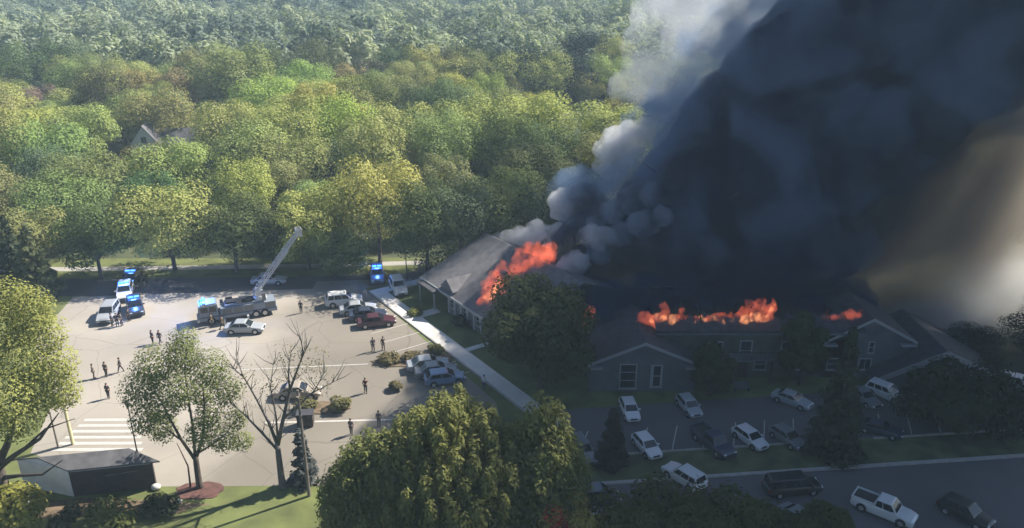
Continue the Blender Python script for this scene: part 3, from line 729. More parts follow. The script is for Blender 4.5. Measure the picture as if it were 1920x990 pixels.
# burning house behind the sidewalk (long axis along the sidewalk)
# local frame: +x along the sidewalk towards the camera, -y faces the lot
h1 = thing('burning_house', 'low grey-roofed house with white pilasters whose roof is on fire, beside the bright sidewalk', 'house', (-11.2, 97.2, 0), math.atan2(U.y, U.x))
H1L, H1W = 20, 19
b = MB(); b.box(5.6, H1L, 0, H1W, 0, 3.0); b.box(0, 5.597, 2.4, H1W, 0, 3.0)
b.add([(0.01, 2.4, 3.0), (0.01, H1W, 3.0), (.01, H1W / 2, 6.6)], [(0, 1, 2)]); b.add([(H1L - .01, 0, 3.0), (H1L - .01, H1W, 3.0), (H1L - .01, H1W / 2, 6.6)], [(0, 2, 1)])
b.build('wall', M_gsiding, h1)
b = MB(); gable_roof_x(b, 0, H1L, 0, H1W, 3.1, 7.0, .6); rf = b.build('roof', M_shingle, h1)
b = MB(); b.add([(4.2, -.3, 3.3), (7.4, -.3, 3.3), (5.8, -.3, 4.6), (5.8, 3.4, 4.6), (4.2, .4, 3.4), (7.4, .4, 3.4)], [(0, 1, 2), (0, 2, 3, 4), (1, 5, 3, 2), (0, 4, 3, 5, 1)]); b.build('dormer', M_shingle, rf)
MB().box(11, 11.7, 4.2, 4.9, 4.3, 6.4).build('chimney', M_gsiding, rf)
MB().box(-.6, H1L + .6, -.72, -.62, 2.62, 2.92).build('fascia', M_trim, h1)
for i in range(7):
    xx = 5.75 + i * 1.5
    MB().box(xx, xx + .38, -.16, -.003, .1, 2.8).build('pilaster', M_trim, h1)
for i in range(6):
    xx = 6.3 + i * 1.5
    if i in (0, 2, 4, 5): window(h1, xx, xx + .75, .8, 2.3, -.003, 1, sill=False)
MB().box(16.3, 19.8, -.16, -.003, .1, .9).build('brick_base', M_brown, h1)
window(h1, 17.4, 18.8, 1.0, 2.3, -.003, 1)
b = MB(); b.box(.3, 4.6, -1.6, 2.2, 2.55, 2.75); b.build('porch_roof', M_dshingle, h1)
for px in (.5, 4.3): MB().box(px, px + .16, -1.4, -1.24, 0, 2.55).build('porch_post', M_trim, h1)
MB().box(1.6, 2.6, 2.33, 2.397, 0, 2.1).build('door', M_brown, h1)
b = MB()
for i in range(6): b.box(9 + i * 1.7, 9.12 + i * 1.7, 5.0, 13.5, 5.2, 5.4, Matrix.Rotation(0, 4, 'X'))
b.build('burnt_rafters', M_char, h1)

# long block on the right, in the smoke's shade
h2 = thing('burning_block', 'long two-storey olive block with flames along its whole roof ridge', 'building', (0, 0, 0))
BX0, BX1, BY = 15.6, 36.5, 76.0
MB().box(BX0, BX1, BY, BY + 11, 0, 5.7).build('wall', M_siding, h2)
def ragged(y0, z0, y1, z1, nm, seed):
    """what is left of one roof slope, its upper edge burnt away"""
    r = random.Random(seed); b = MB(); n = 40; top = []; bot = []
    for i in range(n + 1):
        x = BX0 - .5 + (BX1 - BX0 + 1) * i / n; k = r.uniform(.55, 1.0)
        bot.append((x, y0, z0)); top.append((x, y0 + (y1 - y0) * k, z0 + (z1 - z0) * k))
    vs = bot + top + [(p[0], p[1], p[2] - .2) for p in bot + top]; m_ = n + 1; fs = []
    for i in range(n):
        fs += [(i, i + 1, m_ + i + 1, m_ + i), (2 * m_ + i + 1, 2 * m_ + i, 3 * m_ + i, 3 * m_ + i + 1), (i + 1, i, 2 * m_ + i, 2 * m_ + i + 1), (m_ + i, m_ + i + 1, 3 * m_ + i + 1, 3 * m_ + i)]
    fs += [(0, m_, 3 * m_, 2 * m_), (n, 2 * m_ + n, 3 * m_ + n, m_ + n)]
    b.add(vs, fs); return b.build(nm, M_dshingle, h2)
r2 = ragged(BY - .5, 5.72, BY + 2.2, 6.75, 'roof', 3); ragged(BY + 11.5, 5.72, BY + 8.3, 6.9, 'roof', 4)
MB().box(BX0 + .1, BX1 - .1, BY + .1, BY + 10.9, 5.703, 5.8).build('charred_attic_floor', M_char, h2)
for i in range(12):
    xx = BX0 + 1 + i * 1.72; b = MB(); b.tube((xx, BY + .2, 5.85), (xx + random.uniform(-.2, .2), BY + random.uniform(2.6, 4.6), random.uniform(6.9, 7.8)), .07, n=5); b.build('charred_rafter', M_char, h2)
MB().box(BX0 - .5, BX1 + .5, BY - .62, BY - .51, 5.28, 5.5).build('fascia', M_gsiding, h2)
def wx(u, v, y): return D(u, v, y)
for (u0, u1, v0, v1) in [(1384, 1412, 638, 676), (1462, 1480, 640, 668), (1343, 1356, 640, 672)]:
    a = wx(u0, v1, BY); c_ = wx(u1, v0, BY)
    window(h2, a.x, c_.x, a.z, min(c_.z, 5.2), BY - .003, 1)
for xx in (21.2, 25.8, 30.4, 33.6): window(h2, xx, xx + 1.4, .9, 2.3, BY - .003, 1)
MB().box(24.2, 25.2, BY - .06, BY - .003, .0, 2.1).build('door', M_brown, h2)
b = MB(); b.box(23.0, 27.4, BY - 1.6, BY - .01, 2.75, 2.9); b.build('balcony_slab', M_gsiding, h2)
rl = MB()
for i in range(16): rl.box(23.02 + i * .285, 23.06 + i * .285, BY - 1.58, BY - 1.54, 2.9, 3.75)
rl.box(23.0, 27.4, BY - 1.6, BY - 1.52, 3.751, 3.82); rl.build('balcony_rail', M_brown, h2)
for px in (23.1, 27.2): MB().box(px, px + .15, BY - 1.55, BY - 1.4, 0, 2.749).build('balcony_post', M_brown, h2)
# gabled wing at its left
h3 = thing('gabled_wing', 'dark gabled wing with white rake board and white framed window at the shaded car park', 'building', (0, 0, 0))
ga, gb = D(1108, 680, 73).x, D(1306, 680, 73).x; GY = 73.0
ze, zr = D(1100, 684, GY).z + .35, D(1205, 645, GY).z + .2
b = MB(); b.box(ga, gb, GY, GY + 9, 0, ze); xm = (ga + gb) / 2
b.add([(ga, GY, ze), (gb, GY, ze), (xm, GY, zr - .1), (ga, GY + 9, ze), (gb, GY + 9, ze), (xm, GY + 9, zr - .1)], [(0, 1, 2), (4, 3, 5), (0, 2, 5, 3), (1, 4, 5, 2)])
b.build('wall', M_gsiding, h3)
b = MB(); gable_roof_y(b, ga, gb, GY, GY + 9, ze + .05, zr + .12, .45); b.build('roof', M_dshingle, h3)
rake_y(h3, ga, gb, GY - .455, ze + .05, zr + .12, .45)
a, c_ = D(1160, 728, GY), D(1195, 682, GY); window(h3, a.x, c_.x, a.z, c_.z, GY - .003, 2)
a, c_ = D(1218, 725, GY), D(1243, 684, GY); w = window(h3, a.x, c_.x, a.z, c_.z, GY - .003, 1)
MB().box(a.x - .02, a.x + .3, GY - .09, GY - .075, a.z, c_.z).build('shutter', M_trim, w)
MB().box(c_.x - .2, c_.x + .02, GY - .09, GY - .075, a.z, c_.z).build('shutter', M_trim, w)
# right wing and far right house
def gablehouse(name, lab, x0, x1, y, dep, ze, zr, wallm, wins, sides=(-1, 1), w=.32):
    h = thing(name, lab, 'building', (0, 0, 0)); b = MB(); b.box(x0, x1, y, y + dep, 0, ze); xm = (x0 + x1) / 2
    b.add([(x0, y, ze), (x1, y, ze), (xm, y, zr - .1), (x0, y + dep, ze), (x1, y + dep, ze), (xm, y + dep, zr - .1)], [(0, 1, 2), (4, 3, 5), (0, 2, 5, 3), (1, 4, 5, 2)])
    b.build('wall', wallm, h)
    b = MB(); gable_roof_y(b, x0, x1, y, y + dep, ze + .05, zr + .12, .45); b.build('roof', M_dshingle, h)
    rake_y(h, x0, x1, y - .455, ze + .05, zr + .12, .45, w, sides)
    for (wx0, wx1, z0, z1) in wins: window(h, wx0, wx1, z0, z1, y - .003, 1)
    return h
e = D(1716, 640, 76); ap = D(1636, 600, 76)
gablehouse('gabled_wing', 'two-storey gabled wing at the right end of the burning block, half veiled by smoke', 2 * ap.x - e.x + .4, e.x - .4, 76, 10, e.z + .3, ap.z + .2, M_gsiding,
    [(D(1626, 660, 76).x, D(1642, 640, 76).x, D(1630, 662, 76).z, D(1630, 640, 76).z), (ap.x - .7, ap.x + .7, .9, 2.3)])
e = D(1884, 710, 74); ap = D(1775, 662, 74)
gablehouse('gabled_house', 'far right dark house with a thick pale sloping fascia above the dark trees', 2 * ap.x - e.x, e.x - .3, 74, 10, e.z + .3, ap.z + .3, M_gsiding, [(ap.x - 3, ap.x - 1.6, .9, 2.3), (ap.x + 1.6, ap.x + 3, .9, 2.3)], w=.6)

# shed at the bottom left: white left wall, dark right wall
sx_, sy_ = G(140, 930)
sd = thing('shed', 'small shed with white left wall, dark wooden front and grey roof by the lot entrance', 'shed', (sx_, sy_, 0))
lx, ly = G(32, 928); rx_, ry_ = G(286, 926)
p0 = Vector((lx - sx_, ly - sy_ + 1.2)); p1 = Vector((0, 0)); p2 = Vector((rx_ - sx_, ry_ - sy_ + .9)); p3 = p0 + p2
b = MB(); zw = 2.7
def wallq(a, c2, z0, z1): return [(a.x, a.y, z0), (c2.x, c2.y, z0), (c2.x, c2.y, z1), (a.x, a.y, z1)]
b.panel(wallq(p0, p1, 0, zw), .08); b.build('side_wall', M_wsiding, sd)
b = MB(); b.panel(wallq(p1, p2, 0, zw), .08); b.panel(wallq(p2, p3, 0, zw), .08); b.panel(wallq(p3, p0, 0, zw), .08); b.build('wall', M_brown, sd)
# roof: ridge runs along the long front
f = (p2 - p1).normalized(); g = (p0 - p1)
m0 = p1 + g * .5 - f * .35; m1 = p2 + g * .5 + f * .35; gn = g.normalized()
e0 = p1 - gn * .35 - f * .35; e1 = p2 - gn * .35 + f * .35; e2 = p3 + gn * .35 + f * .35; e3 = p0 + gn * .35 - f * .35
b = MB(); zr_, ze_ = 3.45, 2.68
b.add([(e0.x, e0.y, ze_), (e1.x, e1.y, ze_), (m1.x, m1.y, zr_), (m0.x, m0.y, zr_), (e0.x, e0.y, ze_ - .12), (e1.x, e1.y, ze_ - .12), (m1.x, m1.y, zr_ - .12), (m0.x, m0.y, zr_ - .12)], [(0, 1, 2, 3), (4, 7, 6, 5), (0, 4, 5, 1), (1, 5, 6, 2), (3, 7, 4, 0)])
b.build('roof', M_shingle, sd)
b = MB()
b.add([(e3.x, e3.y, ze_), (e2.x, e2.y, ze_), (m1.x, m1.y, zr_ - .002), (m0.x, m0.y, zr_ - .002), (e3.x, e3.y, ze_ - .12), (e2.x, e2.y, ze_ - .12), (m1.x, m1.y, zr_ - .122), (m0.x, m0.y, zr_ - .122)], [(3, 2, 1, 0), (5, 6, 7, 4), (1, 5, 4, 0), (2, 6, 5, 1), (0, 4, 7, 3)])
b.build('roof', M_shingle, sd)
b = MB(); b.add([(p0.x, p0.y, zw), (p1.x, p1.y, zw), ((p0.x + p1.x) / 2, (p0.y + p1.y) / 2, zr_ - .15)], [(0, 1, 2)]); b.build('gable', M_wsiding, sd)
q = p1 + f * (p2 - p1).length * .42
b = MB(); b.panel([(q.x, q.y - .09, 1.72), (q.x + 2.6, q.y - .09 + f.y * 2.6, 1.9), (q.x + 2.6, q.y - .09 + f.y * 2.6, 1.98), (q.x, q.y - .09, 1.8)], .03); b.build('rail', M_pole, sd)
b = MB(); b.panel(wallq(p1 + f * .15 + Vector((0, -.095)), p2 - f * .15 + Vector((0, -.095)), 2.45, 2.6), .03); b.build('eave_trim', M_curb, sd)
# houses in the wood
hx, hy, lab = HOUSES[0]
h5 = thing('woodland_house', lab, 'house', (hx, hy, 0), R(8)); h5.scale = (.7, .7, .95)
b = MB(); b.box(-4, 4, 0, 10, 0, 4.6); b.add([(-4, 0, 4.6), (4, 0, 4.6), (0, 0, 8.4)], [(0, 1, 2)]); b.build('wall', M_white, h5)
b = MB(); gable_roof_y(b, -4, 4, 0, 10, 4.7, 8.5, .4); b.build('roof', M_shingle, h5)
b = MB(); gable_roof_x(b, 4.2, 15, 3, 11, 4.0, 6.8, .4); b.box(4.2, 15, 3, 11, 0, 3.9); b.build('side_wing', M_shingle, h5)
window(h5, -.8, .8, 4.6, 6.0, -.003, 1); window(h5, -2.8, -1.2, 1, 2.6, -.003, 1); window(h5, 1.2, 2.8, 1, 2.6, -.003, 1)
# ------------------------------------------------------------------ vehicles
def loft(b, st):
    """body shell from stations (x, z_low, z_belt, half_width, inset_top)"""
    rings = []
    for x, zl, zb, hw, it in st:
        zm = zl + (zb - zl) * .55
        half = [(hw * .90, zl), (hw * .985, zl + (zb - zl) * .22), (hw, zm), (hw * .975, zb - (zb - zl) * .14), (hw * it, zb)]
        rings.append([(x, y, z) for y, z in half] + [(x, 0, zb + .025)] + [(x, -y, z) for y, z in half[::-1]])
    n = len(rings[0]); vs = [p for r_ in rings for p in r_]; fs = []
    for i in range(len(rings) - 1):
        for k in range(n): fs.append((i * n + k, i * n + (k + 1) % n, (i + 1) * n + (k + 1) % n, (i + 1) * n + k))
    fs += [tuple(range(n)), tuple(range((len(rings) - 1) * n + n - 1, (len(rings) - 1) * n - 1, -1))]
    b.add(vs, fs)
def lerp(a, b_, t): return tuple(a[i] + (b_[i] - a[i]) * t for i in range(3))
def quad_in(q, u0, u1, v0, v1):
    """sub quad of q=(bl,br,tr,tl)"""
    def P(u, v): return lerp(lerp(q[0], q[1], u), lerp(q[3], q[2], u), v)
    return [P(u0, v0), P(u1, v0), P(u1, v1), P(u0, v1)]
CAR = {  # length, width, stations, cabin(x rear base, rear top, front top, front base), belt, roof height, wheel x, wheel r
 'sedan': dict(L=4.7, W=1.82, belt=.95, roof=1.46, cab=(-1.75, -1.05, .25, 1.0), rear=.88, hood=.86, wx=(-1.42, 1.40), wr=.33, split=(-.35,)),
 'suv': dict(L=4.75, W=1.92, belt=1.08, roof=1.76, cab=(-2.2, -1.95, .35, 1.05), rear=1.05, hood=1.02, wx=(-1.42, 1.42), wr=.37, split=(-1.15, -.1)),
 'hatch': dict(L=4.3, W=1.78, belt=.95, roof=1.50, cab=(-2.0, -1.5, .3, 1.1), rear=.95, hood=.88, wx=(-1.3, 1.32), wr=.33, split=(-.3,)),
 'van': dict(L=5.6, W=2.0, belt=1.12, roof=1.98, cab=(-2.68, -2.5, 1.1, 1.85), rear=1.1, hood=1.05, wx=(-1.7, 1.75), wr=.36, split=(-1.1, .3)),
 'pickup': dict(L=5.7, W=2.0, belt=1.12, roof=1.88, cab=(-.75, -.6, .75, 1.35), rear=1.12, hood=1.08, wx=(-1.75, 1.78), wr=.4, split=(.1,)),
}
def make_car(kind):
    c = CAR[kind]; L, Wd, bz, rz_ = c['L'], c['W'], c['belt'], c['roof']; hw = Wd / 2; xr, xrt, xft, xf = c['cab']
    parts = {}
    b = MB()
    h = L / 2
    st = [(-h, .42, c['rear'] - .1, hw * .86, .86), (-h + .12, .30, c['rear'], hw * .94, .92), (-h + .6, .24, c['rear'] + .02, hw, .93), (xr + .1, .22, bz, hw, .93), ((xr + xf) / 2, .22, bz, hw, .93), (xf - .1, .22, bz - .02, hw, .92),
          (h - .75, .24, c['hood'] - .03, hw * .99, .90), (h - .22, .28, c['hood'] - .12, hw * .93, .86), (h, .38, c['hood'] - .28, hw * .82, .82)]
    loft(b, st)
    # greenhouse
    ti = .78; hb = hw * .91; ht = hw * ti
    ring = lambda x0, x1, y, z: [(x0, -y, z), (x1, -y, z), (x1, y, z), (x0, y, z)]
    lo = ring(xr, xf, hb, bz - .02); mid = ring(xrt, xft, ht, rz_ - .06); top = ring(xrt + .1, xft - .14, ht - .1, rz_)
    vs = lo + mid + top; fs = [(8, 9, 10, 11)]
    for k in range(4):
        a, d = k, (k + 1) % 4; fs += [(a, d, 4 + d, 4 + a), (4 + a, 4 + d, 8 + d, 8 + a)]
    b.add(vs, fs)
    if kind == 'pickup':
        pass
    parts['body'] = b.mesh('body', [M_paintcar], False)
    # glass
    def pl(q, t=.014): m_ = MB(); m_.panel(q, t); return m_
    fq = [(xf, -hb, bz), (xf, hb, bz), (xft, ht, rz_ - .06), (xft, -ht, rz_ - .06)]
    rq = [(xr, hb, bz), (xr, -hb, bz), (xrt, -ht, rz_ - .06), (xrt, ht, rz_ - .06)]
    lq = [(xf, hb, bz), (xr, hb, bz), (xrt, ht, rz_ - .06), (xft, ht, rz_ - .06)]
    rgq = [(xr, -hb, bz), (xf, -hb, bz), (xft, -ht, rz_ - .06), (xrt, -ht, rz_ - .06)]
    parts['windshield'] = pl(quad_in(fq, .06, .94, .10, .93)).mesh('windshield', M_glass)
    parts['rear_window'] = pl(quad_in(rq, .08, .92, .14, .92)).mesh('rear_window', M_glass)
    sw = []
    cuts = [.05] + [(s - xr) / (xf - xr) for s in c['split']] + [.95]
    for i in range(len(cuts) - 1):
        a, d = cuts[i] + .018, cuts[i + 1] - .018
        sw.append(pl(quad_in(rgq, a, d, .10, .92)).mesh('side_window', M_glass)); sw.append(pl(quad_in(lq, 1 - d, 1 - a, .10, .92)).mesh('side_window', M_glass))
    parts['side_window'] = sw
    # wheels
    wm = MB(); wm.tube((0, -.11, 0), (0, .11, 0), c['wr'], n=18); tyre = wm.mesh('tyre', M_tyre)
    wm = MB(); wm.tube((0, -.125, 0), (0, .125, 0), c['wr'] * .62, n=12); rim = wm.mesh('rim', M_rim)
    arch = []
    for x in c['wx']:
        for s in (-1, 1): am = MB(); am.tube((x, s * (hw * .80), c['wr'] + .03), (x, s * (hw * 1.004), c['wr'] + .03), c['wr'] * 1.2, n=18); arch.append(am.mesh('wheel_arch', M_black))
    hl = []; tl = []
    for s in (-1, 1):
        m_ = MB(); y0, y1 = sorted((s * hw * .50, s * hw * .80)); m_.box(h - .20, h - .01, y0, y1, c['hood'] - .34, c['hood'] - .20); hl.append(m_.mesh('headlight', M_lamp))
        m_ = MB(); y0, y1 = sorted((s * hw * .62, s * hw * .88)); m_.box(-h - .01, -h + .2, y0, y1, c['rear'] - .28, c['rear'] - .11); tl.append(m_.mesh('tail_light', M_red))
    m_ = MB(); m_.box(h - .12, h + .005, -hw * .42, hw * .42, .48, .66); grille = m_.mesh('grille', M_black)
    bm_ = M_black if kind in ('suv', 'pickup', 'van') else M_paintcar
    bumper = [MB().box(-h - .02, -h + .1, -hw * .8, hw * .8, .36, .5).mesh('bumper', bm_), MB().box(h - .1, h + .02, -hw * .74, hw * .74, .32, .44).mesh('bumper', bm_)]
    mir = []
    for s in (-1, 1):
        m_ = MB(); y0, y1 = sorted((s * hw * .93, s * (hw + .17))); m_.box(xf - .42, xf - .27, y0, y1, bz + .0, bz + .15); mir.append(m_.mesh('mirror', M_paintcar))
    bed = None
    if kind == 'pickup':
        m_ = MB(); m_.box(-h + .16, xr - .1, -hw * .8, hw * .8, bz + .02, bz + .06); bed = m_.mesh('cargo_bed', M_black)
        m_ = MB(); m_.box(-h + .05, xr, hw * .80, hw * .93, bz - .02, bz + .22); m_.box(-h + .05, xr, -hw * .93, -hw * .80, bz - .02, bz + .22); m_.box(-h + .05, -h + .16, -hw * .8, hw * .8, bz - .02, bz + .22); bedw = m_.mesh('bed_wall', M_paintcar)
    def build(x, y, deg, name, label, colour, cat='car', group=None):
        t = thing(name, label, cat, (x, y, .016), R(deg), group); cc = (*colour, 1)
        def P(nm, me, par=t): o = link(nm, me, par); o.color = cc; return o
        P('body', parts['body']); P('windshield', parts['windshield']); P('rear_window', parts['rear_window']); P('grille', grille); 
        for m_ in arch: P('wheel_arch', m_)
        for m_ in bumper: P('bumper', m_)
        for m_ in sw: P('side_window', m_)
        for m_ in hl: P('headlight', m_)
        for m_ in tl: P('tail_light', m_)
        for m_ in mir: P('mirror', m_)
        if bed: P('cargo_bed', bed); P('bed_wall', bedw)
        for wx_ in c['wx']:
            for s in (-1, 1):
                w = P('wheel', tyre); w.location = (wx_, s * (hw - .105), c['wr']); P('rim', rim, w)
        return t
    return build
MK = {k: make_car(k) for k in CAR}
WHT, SIL, NAVY, MAR, BLK, GRY, BLU, BEI = (.55, .56, .57), (.30, .32, .34), (.03, .04, .07), (.06, .02, .03), (.015, .016, .018), (.16, .17, .18), (.14, .20, .33), (.30, .26, .21)
GS, GR_ = 'cars parked nose-in along the bright sidewalk', 'cars in the shaded car park'
CARS = [
 (645, 571, 'suv', 14, WHT, 'white SUV at the far end of the row by the bright sidewalk', GS),
 (672, 586, 'sedan', 14, SIL, 'silver sedan between the white SUV and the dark cars by the sidewalk', GS),
 (690, 597, 'sedan', 14, NAVY, 'dark navy sedan just behind the dark red sedan by the sidewalk', GS),
 (706, 610, 'sedan', 14, MAR, 'dark red sedan nearest the camera in its row by the bright sidewalk', GS),
 (803, 691, 'sedan', 14, SIL, 'pale sedan farthest back of the three cars beside the mulched island', GS),
 (818, 703, 'sedan', 14, GRY, 'grey sedan right behind the blue hatchback near the sidewalk', GS),
 (834, 717, 'hatch', 14, BLU, 'blue-silver hatchback beside the mulched island and sidewalk', GS),
 (747, 546, 'suv', -72, WHT, 'white SUV on the link road beyond the end of the sidewalk', None),
 (505, 532, 'sedan', 4, SIL, 'silver sedan on the shaded road behind the ladder base', None),
 (460, 622, 'sedan', 3, SIL, 'grey-silver sedan parked in front of the fire truck', None),
 (560, 743, 'sedan', 4, BEI, 'beige sedan half hidden by branches of the bare tree', None),
 (205, 596, 'suv', -80, SIL, 'pale SUV behind the group of people by the left tree', None),
 (1180, 776, 'hatch', -84, WHT, 'white hatchback in front of the white framed window of the gabled wing', GR_),
 (1291, 769, 'hatch', -76, SIL, 'silver hatchback in front of the dark tree beside the gabled wing', GR_),
 (1484, 757, 'sedan', -42, SIL, 'silver sedan parked before the middle of the burning block', GR_),
 (1618, 752, 'sedan', -70, GRY, 'dim grey sedan just left of the pale blue SUV under the right wing', GR_),
 (1660, 745, 'suv', -48, WHT, 'pale blue-white SUV in front of the right gabled wing', GR_),
 (1905, 728, 'suv', -40, WHT, 'white SUV cut by the right frame edge under the pale fascia', GR_),
 (1090, 855, 'suv', -72, GRY, 'grey SUV at the left end of the shaded car park beside the tufted tree', GR_),
 (1212, 844, 'hatch', -70, WHT, 'white hatchback facing the camera right of the left dark conifer', GR_),
 (1336, 838, 'pickup', -64, NAVY, 'dark pickup beside the white hatchback in the middle row', GR_),
 (1405, 829, 'hatch', -62, WHT, 'white hatchback right of the dark pickup in the middle row', GR_),
 (1475, 828, 'hatch', -62, GRY, 'dim grey hatchback right of the two white and dark vehicles in the middle row', GR_),
 (1648, 812, 'sedan', -30, NAVY, 'dark sedan right of the tallest dark conifer', GR_),
 (1282, 903, 'suv', 128, WHT, 'white SUV seen from behind at the long kerb line', None),
 (1108, 945, 'van', 6, NAVY, 'dark van at the bottom edge beside the tufted trees', None),
 (1122, 988, 'sedan', -40, SIL, 'silver sedan cut by the bottom edge under the dark van', None),
 (1484, 922, 'van', 8, BLK, 'long black van on the dark road above the bottom trees', None),
 (1500, 985, 'sedan', -60, GRY, 'grey sedan half hidden by the bottom edge trees', None),
 (1655, 964, 'pickup', -40, WHT, 'white pickup truck driving toward the bottom right', None),
 (1808, 972, 'suv', -52, BLK, 'black SUV right of the white pickup truck', None),
]
NM = {'suv': 'parked_suv', 'sedan': 'parked_sedan', 'hatch': 'parked_hatchback', 'van': 'van', 'pickup': 'pickup_truck'}
for u, v, k, deg, colr, lab, grp in CARS:
    x, y = G(u, v); t = MK[k](x, y, deg, NM[k], lab, colr, 'pickup' if k == 'pickup' else 'van' if k == 'van' else 'car', grp)
    if u > 1060: t.scale = (.86, .86, .86)
# police vehicles with blue light bars
def lightbar(par, z, x, w=1.3):
    MB().box(x - .16, x + .16, -w / 2, w / 2, z, z + .06).build('bar_base', M_black, par)
    for s in (-1, 1):
        y0, y1 = sorted((s * .08, s * w / 2)); MB().box(x - .13, x + .13, y0, y1, z + .062, z + .2).build('beacon', M_blue, par)
def bluelight(x, y, z, e):
    l = bpy.data.lights.new('beacon_light', 'POINT'); l.energy = e; l.color = (.10, .28, 1); l.shadow_soft_size = .3
    o = bpy.data.objects.new('beacon_light', l); COL.objects.link(o); o.location = (x, y, z)
GP = 'police vehicles with blue lights'
for u, v, k, deg, colr, lab, e in [
    (255, 584, 'suv', -62, NAVY, 'dark police SUV with blue lights nearest the group of people at left', 200),
    (236, 556, 'suv', -70, WHT, 'white police SUV with blue lights between two dark police SUVs at left', 150),
    (247, 533, 'suv', -85, BLK, 'black police SUV farthest back on the shaded road at left', 90),
    (708, 524, 'suv', -80, BLU, 'bluish police SUV on the shaded road beyond the white SUV', 130)]:
    x, y = G(u, v); t = MK[k](x, y, deg, 'police_car', lab, colr, 'police car', GP); lightbar(t, 1.765, -.3); bluelight(x, y, 2.35, e)

# fire truck with raised ladder
fx0, fy0 = G(443, 606); fx1, fy1 = G(512, 588); fa = G(374, 610)
hd = math.atan2(fa[1] - fy1, fa[0] - fx1)
ft = thing('fire_truck', 'white ladder fire truck with its ladder raised toward the trees and blue lights', 'fire truck', ((fa[0] + fx1) / 2, (fa[1] + fy1) / 2 + .8, .016), hd); ft.scale = (.92, .92, .92)
M_cab = mat('blue_cast_truck_paint', (.20, .235, .29), .3, .05, 2); M_stripe = mat('truck_stripe', (.05, .07, .14), .4); M_shut = mat('roller_shutter', (.16, .165, .175), .4, .15, 8, metal=.4)  # blue cast of the beacons mixed into the truck's body colour
b = MB(); b.box(2.5, 5.0, -1.2, 1.2, .55, 1.55); b.box(2.56, 4.9, -1.17, 1.17, 1.551, 2.75); b.box(2.7, 4.6, -1.05, 1.05, 2.751, 2.9); b.build('cab', M_cab, ft)
b = MB(); b.box(4.905, 4.93, -1.02, 1.02, 1.7, 2.6); b.build('windshield', M_glass, ft)
for s in (-1, 1):
    for x0, x1 in ((2.75, 3.6), (3.8, 4.7)):
        y0, y1 = sorted((s * 1.175, s * 1.195)); MB().box(x0, x1, y0, y1, 1.75, 2.5).build('side_window', M_glass, ft)
b = MB(); b.box(-5.0, 2.3, -1.22, 1.22, .6, 1.2); b.box(-4.9, 2.2, -1.24, 1.24, 1.203, 2.05); b.box(-3.4, 1.6, -1.0, 1.0, 2.053, 2.3); b.build('body', M_cab, ft)
b = MB(); b.box(-5, 5.02, -1.245, 1.245, 1.02, 1.17); b.build('stripe', M_stripe, ft)
for s in (-1, 1):
    for i in range(5):
        if i == 1: continue
        x0 = -4.7 + i * 1.36; y0, y1 = sorted((s * 1.245, s * 1.27)); MB().box(x0, x0 + 1.2, y0, y1, 1.22, 1.98).build('locker_shutter', M_shut, ft)
MB().box(-2.2, 1.5, -.6, .6, 2.303, 2.55).build('hose_bed', M_black, ft)
for i, (x0, w_, y0, hh) in enumerate([(-1.9, .9, .65, .35), (-.6, .7, .65, .5), (.5, .9, -.98, .42), (-1.4, 1.1, -.98, .3), (1.75, .4, -.5, .4)]): MB().box(x0, x0 + w_, y0, y0 + .33, 2.303, 2.303 + hh).build('equipment_box', M_shut if i % 2 else M_black, ft)
wt = MB(); wt.tube((0, -.16, 0), (0, .16, 0), .52, n=20); wt = wt.mesh('tyre', M_tyre); wr_ = MB(); wr_.tube((0, -.175, 0), (0, .175, 0), .3, n=14); wr_ = wr_.mesh('rim', M_rim)
for wx_ in (3.5, -2.2, -3.35):
    for s in (-1, 1): w = link('wheel', wt, ft, (wx_, s * 1.13, .52)); link('rim', wr_, w)
MB().box(5.0, 5.25, -1.22, 1.22, .5, .85).build('bumper', M_steel, ft)
MB().box(5.001, 5.02, -.7, .7, .9, 1.45).build('grille', M_black, ft)
for s in (-1, 1):
    y0, y1 = sorted((s * .8, s * 1.1)); MB().box(5.001, 5.04, y0, y1, .95, 1.2).build('headlight', M_lamp, ft)
MB().box(4.0, 4.4, -.95, .95, 2.903, 2.96).build('bar_base', M_black, ft)
for s in (-1, 1):
    y0, y1 = sorted((s * .15, s * .95)); MB().box(4.02, 4.38, y0, y1, 2.962, 3.14).build('beacon', M_blue, ft)
tt = MB(); tt.tube((-3.0, 0, 2.3), (-3.0, 0, 2.75), .95, .85, 20); tt = tt.build('turntable', M_steel, ft)
b = MB(); b.box(-3.5, -2.5, -.62, -.45, 2.751, 3.6); b.box(-3.5, -2.5, .45, .62, 2.751, 3.6); b.build('ladder_cradle', M_steel, tt)
MB().box(-3.7, -3.2, .9, 1.35, 2.3, 3.4).build('control_stand', M_shut, ft)
for s in (-1, 1):
    for xo in (-1.1, 1.9):
        b = MB(); b.box(xo - .12, xo + .12, min(s * 1.2, s * 2.2), max(s * 1.2, s * 2.2), .62, .84); b.box(xo - .1, xo + .1, min(s * 2.0, s * 2.2), max(s * 2.0, s * 2.2), .05, .62); b.box(xo - .25, xo + .25, min(s * 1.85, s * 2.35), max(s * 1.85, s * 2.35), 0, .05); b.build('outrigger', M_steel, ft)
